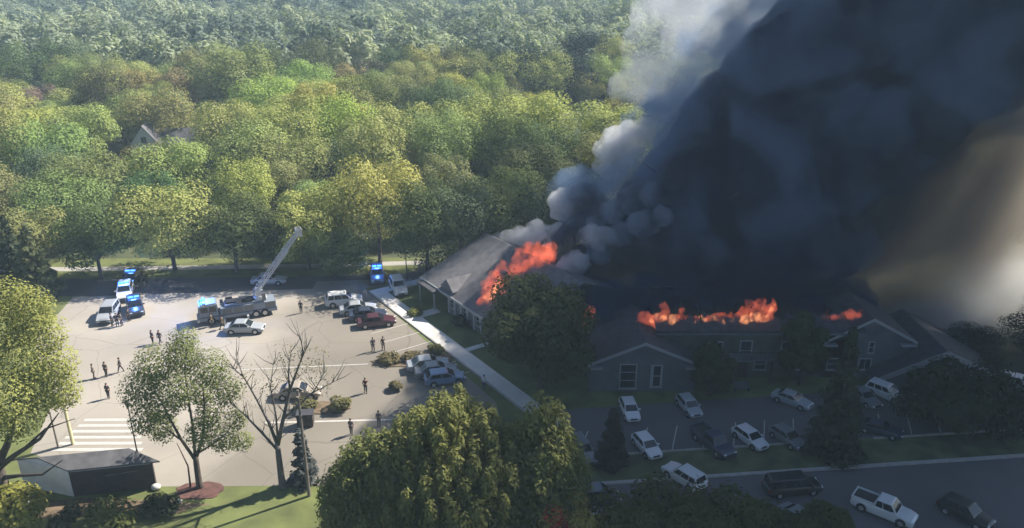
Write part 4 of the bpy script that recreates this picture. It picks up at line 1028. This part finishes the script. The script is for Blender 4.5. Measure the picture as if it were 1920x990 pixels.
# ladder in world space: base on the turntable, tip toward the trees
Mw = Matrix.Translation(ft.location) @ Matrix.Rotation(hd, 4, 'Z') @ Matrix.Scale(.92, 4)
lb_ = Mw @ Vector((-3.0, 0, 3.35)); tipY = lb_.y + 2.2; lt = D(560, 440, tipY); lt = Vector(lt)
dL = (lt - lb_); LL = dL.length; dn = dL.normalized(); sd_ = dn.cross(Vector((0, 0, 1))).normalized(); upn = sd_.cross(dn)
inv = Mw.inverted()
def ladder_section(s0, s1, w, hgt, off, nr, name, par):
    b = MB(); L = lambda s, a, c_: inv @ (lb_ + dn * s + sd_ * a + upn * (c_ + off))
    for a in (-w, w):
        b.tube(L(s0, a, 0), L(s1, a, 0), .07, n=6); b.tube(L(s0, a, hgt), L(s1, a, hgt), .05, n=6)
        k = int((s1 - s0) / .9)
        for i in range(k + 1):
            sA = s0 + (s1 - s0) * i / k; sB = s0 + (s1 - s0) * min(i + .5, k) / k
            b.tube(L(sA, a, 0), L(sB, a, hgt), .03, n=5)
            if i < k: b.tube(L(sB, a, hgt), L(s0 + (s1 - s0) * (i + 1) / k, a, 0), .03, n=5)
    o = b.build(name, M_steel, par); b = MB()
    for i in range(nr):
        s = s0 + (s1 - s0) * (i + .5) / nr; b = MB(); b.tube(L(s, -w, 0), L(s, w, 0), .035, n=6); b.build('rung', M_steel, o)
    return o
ladder_section(-.6, LL * .72, .36, .5, 0, 20, 'lower_ladder', ft)
ladder_section(LL * .40, LL * .98, .26, .4, .1, 16, 'upper_ladder', ft)
b = MB(); q = lambda s, a, c_: inv @ (lb_ + dn * s + sd_ * a + upn * c_)
c0 = inv @ lt
b.box(c0.x - .4, c0.x + .4, c0.y - .6, c0.y + .6, c0.z - .1, c0.z - .02)
for (a0, a1, d0, d1) in ((-.4, .4, -.6, -.56), (-.4, .4, .56, .6), (-.4, -.36, -.56, .56), (.36, .4, -.56, .56)): b.box(c0.x + a0, c0.x + a1, c0.y + d0, c0.y + d1, c0.z - .02, c0.z + .9)
b.build('bucket', M_steel, ft)
bl = Mw @ Vector((4.2, 0, 3.9)); bluelight(bl.x, bl.y, bl.z, 500)

# ------------------------------------------------------------------ posts, poles, small things
def lamp_post(u, v, h, lab, head=True):
    x, y = G(u, v); t = thing('street_lamp', lab, 'street lamp', (x, y, 0))
    b = MB(); b.tube((0, 0, 0), (0, 0, .5), .11, .09, 10); b.tube((0, 0, .5), (0, 0, h), .07, .05, 10); b.build('post', M_dpole, t)
    if head == 'arm':
        b = MB(); b.tube((0, 0, h - .1), (-.7, 0, h + .1), .04, n=8); b.build('arm', M_dpole, t)
        b = MB(); b.box(-1.3, -.5, -.2, .2, h + .02, h + .17); b.build('lamp_head', M_white, t)
    else:
        b = MB(); b.tube((0, 0, h), (0, 0, h + .5), .14, .26, 8); b.tube((0, 0, h + .5), (0, 0, h + .72), .3, .05, 8); b.build('lamp_head', M_dpole, t)
lamp_post(763, 524, 4.6, 'dark street lamp with pale head behind the white SUV on the link road', 'arm')
lamp_post(258, 852, 5.0, 'dark lantern lamp post rising behind the shed')
x, y = G(580, 930); t = thing('utility_pole', 'thin weathered utility pole standing on the lawn beside the small conifer', 'pole', (x, y, 0))
b = MB(); b.tube((0, 0, -.1), (0, 0, 10.2), .15, .10, 10); b.build('shaft', M_pole, t); b = MB(); b.box(-.08, .08, -.35, .35, 9.6, 9.75); b.build('bracket', M_pole, t)
x, y = G(137, 833); b = MB(); b.tube((0, 0, 0), (0, 0, 4.4), .16, .13, 10); b.tube((0, 0, 4.4), (0, 0, 4.5), .17, .04, 10); tag(b.build('sign_post', M_ypost, None, (x, y, 0)), 'pale yellow post behind the shed at the lot entrance', 'post')
x, y = G(109, 838); b = MB(); b.tube((0, 0, 0), (0, 0, 3.6), .09, .07, 8); b.ball((0, 0, 3.7), .12, .12, .12, 8, 5); tag(b.build('gate_post', M_pole, None, (x, y, 0)), 'thin brownish post just left of the pale yellow post', 'post')
x, y = G(574, 797); t = thing('utility_cabinet', 'dark brown cabinet with sloped lid on the lot behind the bare tree', 'cabinet', (x, y, .01), .1)
b = MB(); b.box(-.75, .75, -.5, .5, .1, 1.35); b.box(-.7, .7, -.45, .45, 0, .099); b.build('body', M_brown, t); b = MB(); b.box(-.82, .82, -.57, .57, 1.353, 1.45); b.build('lid', M_dshingle, t)
for s in (-1, 1): MB().box(min(s * .03, s * .7), max(s * .03, s * .7), -.53, -.503, .18, 1.28).build('door', M_brown, t)
for u, v, s, lab in [(293, 917, .42, 'white rounded boulder at the right end of the shed'), (62, 950, .5, 'white rounded boulder in the bushes below the white shed wall'), (336, 942, .28, 'small pale stone lying beside the red mulch')]:
    x, y = G(u, v); b = MB(); b.ball((0, 0, s * .55), s, s * .85, s * .65, 12, 8)
    b.v = [(p[0] * (1 + .12 * noise.noise(Vector(p) * 2.5 + Vector((u, 0, 0)))), p[1], p[2] * (1 + .1 * noise.noise(Vector(p) * 3))) for p in b.v]
    tag(b.build('boulder', M_white, None, (x, y, 0), smooth=True), lab, 'boulder')
for i, (u, v, lab) in enumerate([(1395, 742, 'dark garden bench by the wall of the long burning block')]):
    x, y = G(u, v); t = thing('bench', lab, 'bench', (x, y + 1.0, 0))
    MB().box(-.8, .8, -.22, .22, .42, .48).build('seat', M_gsiding, t); MB().box(-.8, .8, .23, .28, .55, .95).build('backrest', M_gsiding, t)
    for s in (-.7, .7): MB().box(s - .04, s + .04, -.2, .28, 0, .419).build('leg', M_black, t)

# ------------------------------------------------------------------ people
def skinmesh(name, verts, edges, rad, m, sub=1):
    me = bpy.data.meshes.new(name); me.from_pydata(verts, edges, [])
    o = bpy.data.objects.new('tmp', me); COL.objects.link(o)
    s = o.modifiers.new('s', 'SKIN'); s.use_smooth_shade = True
    for i, v in enumerate(me.skin_vertices[0].data): v.radius = rad[i] if isinstance(rad[i], tuple) else (rad[i], rad[i]); v.use_root = i == 0
    if sub: u_ = o.modifiers.new('u', 'SUBSURF'); u_.levels = sub
    dg = bpy.context.evaluated_depsgraph_get(); out = bpy.data.meshes.new_from_object(o.evaluated_get(dg)); out.name = name
    bpy.data.objects.remove(o); out.materials.clear(); out.materials.append(m); return out
def person_meshes(stride=.12, armL=(.1, -.05), armR=(-.1, .05), raise_=0.0):
    """front = +x.  arms: hand offset (forward, outward)"""
    V_ = []; E_ = []; Rd = []
    def n(p, r_, par=None):
        V_.append(p); Rd.append(r_)
        if par is not None: E_.append((par, len(V_) - 1))
        return len(V_) - 1
    pel = n((0, 0, .95), (.15, .11)); wst = n((0, 0, 1.10), (.135, .10), pel); ch = n((.0, 0, 1.32), (.165, .11), wst); nb = n((0, 0, 1.47), (.09, .07), ch); nk = n((.01, 0, 1.55), .052, nb)
    hd0 = n((.02, 0, 1.62), (.075, .08), nk); n((.02, 0, 1.69), (.085, .1), hd0)
    feet = []; jl = []
    for s, st in ((1, stride), (-1, -stride)):
        hp = n((0, s * .10, .88), .092, pel); kn = n((st * .6 + .02, s * .105, .50), .062, hp); an = n((st * 1.0 - (.06 if st < 0 else 0), s * .105, .09), .042, kn); n((st + .14 - (.06 if st < 0 else 0), s * .115, .045), .04, an)
        jl.append((V_[hp], V_[kn], V_[an], V_[-1]))
    arms = []
    for s, (fw, ow), rs_ in ((1, armL, 0), (-1, armR, raise_)):
        sh = n((0, s * .19, 1.43), .062, ch); el = n((fw * .35, s * (.24 + ow * .5), 1.14 + rs_ * .1), .043, sh)
        wr2 = n((fw, s * (.24 + ow), .90 + rs_), .03, el); pm = n((fw + .02 + rs_ * .06, s * (.245 + ow), .84 + rs_ * 1.1), (.036, .02), wr2); arms.append((V_[sh], V_[el], V_[wr2]))
        base = Vector(V_[pm]); dd = (base - Vector(V_[wr2])).normalized(); sdv = dd.orthogonal().normalized()
        for k, ln in enumerate((.062, .072, .068, .052)):
            f0 = base + dd * .03 + Vector((.03 - .02 * k, 0, 0)); f1 = f0 + dd * ln * .55; f2 = f1 + (dd + Vector((0, -s * .5, 0))).normalized() * ln * .45
            a = n(tuple(f0), .0095, pm); c_ = n(tuple(f1), .0085, a); n(tuple(f2), .007, c_)
        th = n(tuple(base - dd * .01 + Vector((.035, -s * .01, 0))), .011, pm); n(tuple(base + dd * .03 + Vector((.055, -s * .015, 0))), .008, th)
    body = skinmesh('body', V_, E_, Rd, M_skin, 1)
    # face: nose, ears, brow as part of the same mesh
    bm = bmesh.new(); bm.from_mesh(body)
    for p, sc in (((.115, 0, 1.655), (.018, .014, .024)), ((.02, .088, 1.655), (.02, .01, .032)), ((.02, -.088, 1.655), (.02, .01, .032)), ((.1, 0, 1.60), (.012, .026, .006))):
        bmesh.ops.create_icosphere(bm, subdivisions=1, radius=1, matrix=Matrix.Translation(p) @ Matrix.Diagonal((*sc, 1)))
    bm.to_mesh(body); bm.free()
    def tor(ps, rs2, E2, nm, m): return skinmesh(nm, ps, E2, rs2, m, 1)
    sv = [(0, 0, .90), (0, 0, 1.08), (0, 0, 1.32), (0, 0, 1.47)]; sr = [(.165, .13), (.155, .12), (.185, .13), (.11, .085)]; se = [(0, 1), (1, 2), (2, 3)]
    for sh, el, wr2 in arms:
        k = len(sv); sv += [sh, lerp(sh, el, .95), lerp(el, wr2, .35)]; sr += [.075, .058, .05]; se += [(2, k), (k, k + 1), (k + 1, k + 2)]
    shirt = tor(sv, sr, se, 'shirt', M_cloth)
    tv = [(0, 0, .97)]; tr = [(.165, .125)]; te = []
    for hp, kn, an, toe in jl:
        k = len(tv); tv += [hp, kn, lerp(kn, an, .92)]; tr += [.108, .078, .06]; te += [(0, k), (k, k + 1), (k + 1, k + 2)]
    trou = tor(tv, tr, te, 'trousers', M_cloth)
    b = MB()
    for hp, kn, an, toe in jl: b.ball((an[0] + .055, toe[1], .05), .14, .055, .055, 10, 6)
    shoe = b.mesh('shoes', M_shoe, True)
    b = MB(); b.ball((-.005, 0, 1.72), .105, .098, .085, 12, 7); b.ball((-.045, 0, 1.66), .07, .092, .09, 10, 6); hair = b.mesh('hair', M_hair, True)
    return body, shirt, trou, shoe, hair
POSE = {'stand': person_meshes(.04, (.06, .0), (.03, .02)), 'walk': person_meshes(.26, (-.2, .02), (.24, .02)), 'phone': person_meshes(.06, (.05, .02), (.26, -.1), .5)}
PEOPLE = [
 (565, 587, 'stand', 100, (.03, .03, .035), (.03, .03, .04), 'person in dark clothes standing alone right of the fire truck'),
 (287, 645, 'stand', 60, (.05, .05, .07), (.03, .03, .04), 'person in dark clothes, left of the pair in the middle of the sunny lot'),
 (301, 645, 'walk', 70, (.04, .04, .05), (.05, .05, .06), 'person in dark clothes, right of the pair in the middle of the sunny lot'),
 (227, 698, 'walk', 200, (.04, .04, .045), (.04, .04, .05), 'person in dark clothes striding across the lot near the left tree'),
 (200, 706, 'stand', 80, (.10, .09, .09), (.05, .05, .05), 'person in grey top standing just left of the striding person'),
 (177, 710, 'stand', 40, (.22, .19, .17), (.12, .11, .1), 'person in faded tan clothes at the edge of the left tree crown'),
 (204, 747, 'stand', 85, (.06, .055, .06), (.04, .04, .045), 'person in dark clothes standing above the pale bars by the shed'),
 (719, 657, 'phone', 120, (.07, .05, .045), (.04, .035, .04), 'taller person of the pair beside the mulched island'),
 (700, 659, 'stand', 110, (.05, .05, .06), (.03, .03, .035), 'shorter person of the pair beside the mulched island'),
 (686, 737, 'phone', 90, (.10, .025, .025), (.02, .02, .025), 'person in dark red top standing between the planted islands'),
 (659, 815, 'stand', 75, (.07, .07, .08), (.05, .05, .06), 'person in grey standing by the tufted tree on the light lane'),
 (711, 800, 'stand', 95, (.10, .10, .11), (.07, .07, .08), 'person in pale grey partly behind the tufted tree on the light lane'),
 (908, 733, 'stand', 250, (.55, .57, .6), (.03, .05, .12), 'person in white shirt and blue trousers on the shaded sidewalk'),
 (211, 612, 'stand', 20, (.03, .03, .04), (.03, .03, .04), 'person in dark clothes, leftmost of the group by the police SUV'),
 (221, 612, 'stand', 300, (.04, .05, .09), (.03, .04, .06), 'person in navy clothes, second from left in the group by the police SUV'),
 (229, 611, 'phone', 200, (.06, .06, .08), (.03, .03, .04), 'person with a raised hand in the middle of the group by the police SUV'),
 (243, 602, 'stand', 180, (.03, .03, .03), (.02, .02, .025), 'person in black, rightmost of the group by the police SUV'),
 (418, 617, 'walk', 170, (.09, .07, .04), (.05, .045, .03), 'firefighter in dark tan gear walking between truck and grey sedan'),
 (398, 612, 'stand', 200, (.10, .08, .04), (.05, .045, .03), 'firefighter in tan gear standing beside the truck cab'),
]
for u, v, pose, deg, c1, c2, lab in PEOPLE:
    x, y = G(u, v); onwalk = u == 908
    t = thing('person', lab, 'person', (x, y, .13 if onwalk else .014), R(deg)); me5 = POSE[pose]
    for nm, m_, cc in zip(('body', 'shirt', 'trousers', 'shoes', 'hair'), me5, (None, c1, c2, None, None)):
        o = link(nm, m_, t)
        if cc: o.color = (*cc, 1)

# ------------------------------------------------------------------ smoke and flames
def metamesh(name, balls, res, m, rough=((.12, .9), (.3, .35)), squash=1.0, seed=0):
    mb_ = bpy.data.metaballs.new('tmp'); mb_.resolution = res; mb_.render_resolution = res; mb_.threshold = .1
    o = bpy.data.objects.new('tmp', mb_); COL.objects.link(o)
    for (p, r_) in balls:
        e = mb_.elements.new(); e.co = p; e.radius = r_ * 1.25; e.stiffness = 2.0
    dg = bpy.context.evaluated_depsgraph_get(); dg.update(); me = bpy.data.meshes.new_from_object(o.evaluated_get(dg)); me.name = name
    bpy.data.objects.remove(o); bpy.data.metaballs.remove(mb_)
    n = len(me.vertices); co = np.empty(n * 3, np.float32); me.vertices.foreach_get('co', co); co = co.reshape(-1, 3)
    no = np.empty(n * 3, np.float32); me.vertex_normals.foreach_get('vector', no); no = no.reshape(-1, 3)
    for i in range(n):
        p = Vector(co[i]); d = 0
        for f, a in rough: d += a * (abs(noise.noise(p * f + Vector((seed, 0, 0)))) * 2 - .35)
        co[i] += no[i] * d
    me.vertices.foreach_set('co', co.ravel()); me.materials.clear(); me.materials.append(m)
    me.polygons.foreach_set('use_smooth', [True] * len(me.polygons)); me.update(); return me
M_core = volmat('black_smoke', (.03, .062, .175), .5)
M_veil = volnoise('thin_dark_smoke', (.20, .30, .48), .22, .15, .42, .60, 4)
M_brownv = volnoise('brown_haze_smoke', (.66, .61, .54), .11, .07, .33, .68, 3, .2, .25)
M_whitev = volnoise('white_smoke', (.97, .96, .94), .17, .12, .36, .66, 4, .1, .1)
M_greyv = volnoise('grey_smoke', (.72, .75, .82), .15, .11, .36, .66, 4, .1, .06)
M_puff = volnoise('pale_puff', (.88, .89, .93), .8, .5, .34, .62, 3, 0, .15)
M_curl = volnoise('blue_grey_curl', (.38, .46, .60), .5, .35, .32, .62, 3, 0, .1)
def PB(lst): return [(D(u, v, Y), r_) for u, v, Y, r_ in lst]
core = PB([(1140, 625, 81, 1.3), (1175, 620, 82, 1.5), (1120, 570, 84, 1.8), (1150, 590, 84, 2.0), (1120, 592, 83.1, 1.3), (1160, 582, 84.1, 1.7), (1205, 577, 85.1, 1.8), (1250, 574, 85.6, 1.9), (1300, 577, 85.1, 1.9), (1350, 574, 85.1, 2.0), (1400, 572, 85.6, 2.0), (1450, 572, 85.6, 2.2), (1510, 574, 85.6, 2.1), (1560, 572, 86.1, 2.0), (1600, 567, 87.1, 2.0), (1210, 552, 87.6, 2.6), (1290, 552, 87.6, 2.8), (1370, 552, 87.6, 2.8), (1450, 552, 87.6, 2.8), (1530, 552, 87.6, 2.6), (1075, 500, 96, 2.6), (1070, 450, 98, 2.4), (1110, 400, 99, 3.0), (1110, 545, 92, 2.8), (1130, 500, 94, 3.4), (1180, 470, 95, 4.2), (1170, 560, 90, 2.8), (1240, 545, 89, 3.2), (1330, 540, 89, 3.6), (1420, 530, 89, 3.6), (1500, 545, 88, 3.2), (1560, 560, 88, 2.4),
  (1230, 410, 95, 5.6), (1290, 500, 90, 5.2), (1390, 500, 88, 5.2), (1490, 510, 87, 4.6), (1310, 340, 96, 7.2), (1360, 430, 92, 6.5), (1460, 430, 90, 6.0), (1550, 480, 88, 4.2),
  (1400, 260, 96, 8.4), (1470, 340, 93, 8.0), (1535, 360, 91, 5.6), (1500, 180, 97, 9.4), (1580, 250, 95, 8.2), (1650, 230, 94, 6.4), (1610, 100, 98, 10.5), (1700, 160, 97, 9.2), (1780, 110, 98, 8.6), (1720, 20, 99, 12), (1850, 40, 100, 10.5), (1900, 10, 101, 10)])
# beyond the frame the plume keeps rising and drifting right
core += [(Vector(p), r_) for p, r_ in [((52, 97, 42), 12), ((62, 95, 47), 14), ((72, 97, 56), 17), ((84, 90, 62), 19), ((68, 84, 56), 14), ((100, 84, 68), 18), ((114, 82, 78), 20), ((100, 84, 80), 19), ((82, 78, 60), 12), ((120, 90, 92), 22), ((112, 107, 66), 11), ((104, 96, 62), 9)]]
tag(link('black_smoke', metamesh('black_smoke', core, 1.5, M_core, ((.10, 1.9), (.26, .9), (.6, .4)))), 'thick black smoke column leaning right from the burning roofs', 'smoke', kind='stuff')
low = PB([(1130 + 32 * k, 588 - (k % 3) * 8, 81.2 + (k % 3) * 1.3, 1.5 + (k * 37 % 5) * .14) for k in range(16)] + [(1150 + 45 * k, 560 - (k % 2) * 8, 84.5, 2.3) for k in range(11)])
tag(link('black_smoke', metamesh('black_smoke', low, .8, M_core, ((.3, .6), (.7, .3)), seed=21)), 'low black smoke boiling out of the burnt attic behind the flame line', 'smoke', kind='stuff')
veil = [(p + Vector((-.6, 1.5, 1.2)), r_ * 1.3 + .9) for p, r_ in core if p.z > 9 and p.x < 72]
tag(link('dark_smoke', metamesh('dark_smoke', veil, 2.0, M_veil, ((.09, 2.4), (.2, 1.2)), seed=9)), 'thin blue-grey smoke wrapped around the black column', 'smoke', kind='stuff')
def billow(name, c0, c1, ry, rz, m, lab):
    """soft smoke ball stretched from c0 to c1"""
    c0, c1 = Vector(c0), Vector(c1); ax = c1 - c0
    b = MB(); b.ball((0, 0, 0), 1, 1, 1, 20, 12); o = b.build(name, m, None, (c0 + c1) / 2, smooth=True)
    x = ax.normalized(); y = Vector((0, 1, 0)); y = (y - x * x.dot(y)).normalized(); z = x.cross(y)
    o.matrix_world = Matrix.Translation((c0 + c1) / 2) @ Matrix((x, y, z)).transposed().to_4x4() @ Matrix.Diagonal((ax.length / 2, ry, rz, 1))
    return tag(o, lab, 'smoke', kind='stuff')
billow('brown_smoke', D(1560, 640, 90), D(2080, 20, 112), 17, 15, volsoft('brown_haze_smoke', (.60, .54, .47), .15, 1.6, edge=.8), 'thin brownish smoke veil right of the black column')
billow('dark_brown_smoke', D(1610, 640, 85), D(2000, 80, 99), 9, 11.5, volsoft('dark_brown_smoke', (.36, .30, .26), .26, 2.2, edge=.7), 'darker brown smoke fringe along the right flank of the black column')
billow('black_smoke', D(1440, 640, 82.5), D(1890, 80, 95), 6, 7.8, volsoft('soft_black_smoke', (.07, .09, .15), .5, 2.4, edge=.75), 'soft dark rim of smoke along the right side of the black column')
billow('tan_smoke', D(1690, 640, 92), D(2090, 290, 102), 11, 13.5, volsoft('tan_smoke', (.80, .75, .67), .065, 1.8, edge=.8), 'wide tan smoke brightening toward the right edge')
billow('white_smoke', D(1680, 615, 87), D(2060, 530, 90), 6, 8, volsoft('white_smoke', (.985, .975, .95), .5, 1.7, edge=.7), 'bright cream-white smoke glow above the far right house')
billow('grey_smoke', D(1580, 625, 84), D(1880, 615, 87), 4.5, 5, volsoft('blue_grey_smoke', (.34, .40, .52), .42, 2.0, edge=.7), 'blue-grey smoke drifting over the right gabled roofs')
gr = PB([(1185, 165, 129, 3.2), (1215, 95, 131, 4.4), (1260, 150, 127, 4.8), (1290, 60, 129, 5.6), (1340, 110, 125, 5.6), (1350, 30, 127, 6), (1420, 60, 123, 6), (1300, 200, 123, 4), (1240, 20, 131, 4.6), (1480, 10, 123, 7), (1360, 170, 121, 4.2), (1400, -40, 125, 7), (1300, -40, 127, 7)])
tag(link('grey_smoke', metamesh('grey_smoke', gr, 1.6, M_greyv, ((.12, 1.8), (.28, .9)), seed=7)), 'pale grey smoke drifting over the wood left of the black column', 'smoke', kind='stuff')
for name, lst, lab in [
  ('pale_smoke_puff', [(1150, 285, 102, 2.4), (1180, 262, 103, 2.5), (1210, 250, 103, 1.8), (1135, 310, 102, 1.5)], 'large pale smoke puff highest on the left edge of the black column'),
  ('pale_smoke_puff', [(1060, 380, 100, 1.9), (1085, 372, 100, 1.6), (1045, 398, 100, 1.0)], 'rounded pale puff in front of the dark trees left of the column'),
  ('pale_smoke_puff', [(1065, 505, 92, 1.7), (1085, 492, 92, 1.5), (1045, 520, 92, .9)], 'pale smoke puff between the roof fire and the black column'),
  ('pale_smoke_puff', [(1110, 440, 94, 1.5), (1128, 450, 94, 1.5)], 'bluish pale puff low on the left edge of the column'),
  ('pale_smoke_puff', [(915, 471, 103, .9), (935, 461, 102.5, 1.4), (958, 452, 102, 1.7), (980, 447, 101, 1.6), (1003, 438, 100, 1.5), (1025, 440, 99, 1.4), (1045, 436, 99, 1.2)], 'row of white smoke curling off the ridge of the burning house'),
  ('pale_smoke_puff', [(990, 525, 92, 1.3), (1015, 515, 92, 1.3), (960, 535, 91, .9)], 'whitish smoke low on the burning roof just above the big dark tree')]:
    tag(link(name, metamesh(name, PB(lst), .5, M_puff, ((.45, .6), (1.0, .4), (2.3, .16)), seed=len(lab))), lab, 'smoke', 'pale puffs at the edge of the smoke')
for name, lst, lab in [
  ('smoke_curl', [(1150, 395, 95, 1.6), (1190, 380, 94, 1.9), (1230, 372, 92, 1.7), (1120, 415, 95, 1.1)], 'blue-grey curl of smoke rolling over the lower left flank of the column'),
  ('smoke_curl', [(1130, 470, 92, 1.3), (1165, 440, 91, 1.6), (1200, 420, 90, 1.6), (1245, 405, 88.5, 1.3)], 'long blue-grey smoke curl below the first curl on the column'),
  ('smoke_curl', [(1260, 250, 97, 2.0), (1300, 225, 97, 2.2), (1340, 205, 96, 2.0), (1240, 275, 97, 1.4)], 'grey smoke curl on the left flank higher up the column'),
  ('smoke_curl', [(1350, 165, 98, 2.2), (1385, 140, 98, 2.5), (1330, 185, 98, 1.6)], 'light grey smoke curl where the pale smoke meets the column'),
  ('smoke_curl', [(1460, 70, 100, 2.5), (1500, 40, 100, 3.0), (1550, 10, 100, 3.0)], 'blue-grey smoke curl at the top edge of the view on the column')]:
    tag(link(name, metamesh(name, PB(lst), .6, M_curl, ((.35, .8), (.8, .5), (1.8, .22)), seed=len(lab))), lab, 'smoke', 'blue-grey curls on the flank of the column')
# flames
def firemat(name, col, lo, hi, st, sc):
    m = volmat(name, (.6, .3, .2), .3, 0, col, st); n = m.node_tree; v = [x for x in n.nodes if x.type == 'PRINCIPLED_VOLUME'][0]
    tc = n.nodes.new('ShaderNodeTexCoord'); mp = n.nodes.new('ShaderNodeMapping'); mp.inputs['Scale'].default_value = (1, 1, .55); no = n.nodes.new('ShaderNodeTexNoise'); no.inputs['Scale'].default_value = sc; no.inputs['Detail'].default_value = 3
    mr = n.nodes.new('ShaderNodeMapRange'); mr.interpolation_type = 'SMOOTHSTEP'; mr.inputs[1].default_value = lo; mr.inputs[2].default_value = hi; mr.inputs[3].default_value = .05 * st; mr.inputs[4].default_value = st
    n.links.new(tc.outputs['Object'], mp.inputs[0]); n.links.new(mp.outputs[0], no.inputs['Vector']); n.links.new(no.outputs['Fac'], mr.inputs[0]); n.links.new(mr.outputs[0], v.inputs['Emission Strength'])
    return m
M_flame = firemat('flame', (1.0, .17, .075), .36, .62, .22, 1.1)
M_hot = firemat('flame_core', (1.0, .40, .17), .34, .6, .5, 1.8)
def flame(name, pts, m, h=2.2, lab='', seed=0, part=None):
    """lumpy tongues: pts = (u, v of base, Y, radius, height)"""
    balls = []
    r_ = random.Random(seed)
    for u, v, Y, rad, hh in pts:
        p = D(u, v, Y); k = max(2, int(hh / (rad * .8)))
        for i in range(k):
            t = i / k; balls.append((p + Vector((t * hh * .35 + r_.uniform(-.2, .2) * rad, r_.uniform(-.2, .2) * rad, t * hh)), rad * (1 - .62 * t)))
    me_ = metamesh(name, balls, .27, m, ((.7, .42), (1.7, .24), (3.6, .14)), seed=seed)
    return link(name, me_, part)
def tongues(u0, u1, v0, v1, Y, n, r0, r1, h0, h1, seed):
    r = random.Random(seed); return [(u0 + (u1 - u0) * (i + r.uniform(.2, .8)) / n, v0 + (v1 - v0) * (i + .5) / n, Y + r.uniform(-.4, .4), r.uniform(r0, r1), r.uniform(h0, h1) * (1.5 if r.random() < .25 else 1)) for i in range(n)]
t = thing('roof_fire', 'large pinkish red fire bursting through the roof of the grey-roofed house', 'fire', (0, 0, 0))
flame('flame', tongues(900, 945, 574, 548, 87.9, 8, .4, .75, 1.2, 2.8, 21) + tongues(940, 1030, 530, 500, 92, 9, .6, 1.0, 1.6, 3.2, 22) + tongues(960, 1030, 500, 478, 95, 6, .6, 1.0, 1.4, 2.4, 23) + [(915, 535, 89.6, .7, 2.2), (932, 515, 90.6, .8, 2.4), (905, 570, 87.9, .7, 1.2), (1025, 480, 95, 1.2, 1.6), (990, 478, 95.5, 1.3, 1.8), (930, 545, 90, .8, 2.4), (965, 512, 92, 1.1, 2.6), (995, 500, 93, 1.1, 2.4)], M_flame, seed=1, part=t)
flame('flame_core', [(912, 562, 87.2, .35, 1.5), (922, 556, 87.2, .4, 1.8), (930, 545, 87.8, .4, 2.0)], M_hot, seed=2, part=t)
t = thing('roof_fire', 'single red fireball at the left end of the long block beside the dark tree', 'fire', (0, 0, 0))
flame('flame', [(1098, 605, 77.5, .75, 1.9), (1092, 600, 77.5, .5, 1.8)], M_flame, seed=3, part=t); flame('flame_core', [(1097, 605, 77, .4, 1.3)], M_hot, seed=4, part=t)
t = thing('roof_fire', 'long low line of flames along the burnt roof edge of the long block', 'fire', (0, 0, 0))
flame('flame', tongues(1196, 1290, 601, 606, 77.3, 9, .34, .55, .7, 1.5, 1) + tongues(1285, 1385, 606, 603, 77.3, 11, .3, .48, .5, 1.2, 2), M_flame, seed=5, part=t)
flame('flame_core', tongues(1215, 1262, 603, 605, 76.9, 5, .2, .3, .6, 1.2, 3) + tongues(1300, 1385, 606, 604, 76.9, 10, .16, .24, .35, .8, 4), M_hot, seed=6, part=t)
t = thing('roof_fire', 'tall curling red flame above the framed window of the long block', 'fire', (0, 0, 0))
flame('flame', [(1388, 601, 77.3, .6, 2.4), (1402, 600, 77.3, .65, 2.8), (1418, 600, 77.3, .6, 2.6), (1432, 599, 77.3, .6, 2.7), (1442, 598, 77.3, .45, 1.6)], M_flame, seed=7, part=t)
flame('flame_core', tongues(1388, 1440, 601, 599, 76.9, 7, .16, .24, .5, 1.3, 31), M_hot, seed=8, part=t)
t = thing('roof_fire', 'small flames at the right end of the long block near the gabled wing', 'fire', (0, 0, 0))
flame('flame', tongues(1540, 1615, 598, 593, 77.4, 7, .28, .42, .4, .9, 9), M_flame, seed=9, part=t)

# ------------------------------------------------------------------ haze
hz = MB(); hz.box(-1500, 1500, -40, 1600, -1, 150)
hz = hz.build('haze', volmat('haze_air', (.60, .80, 1.0), .00041)); tag(hz, 'thin blue summer haze over the whole site', 'haze', kind='stuff')
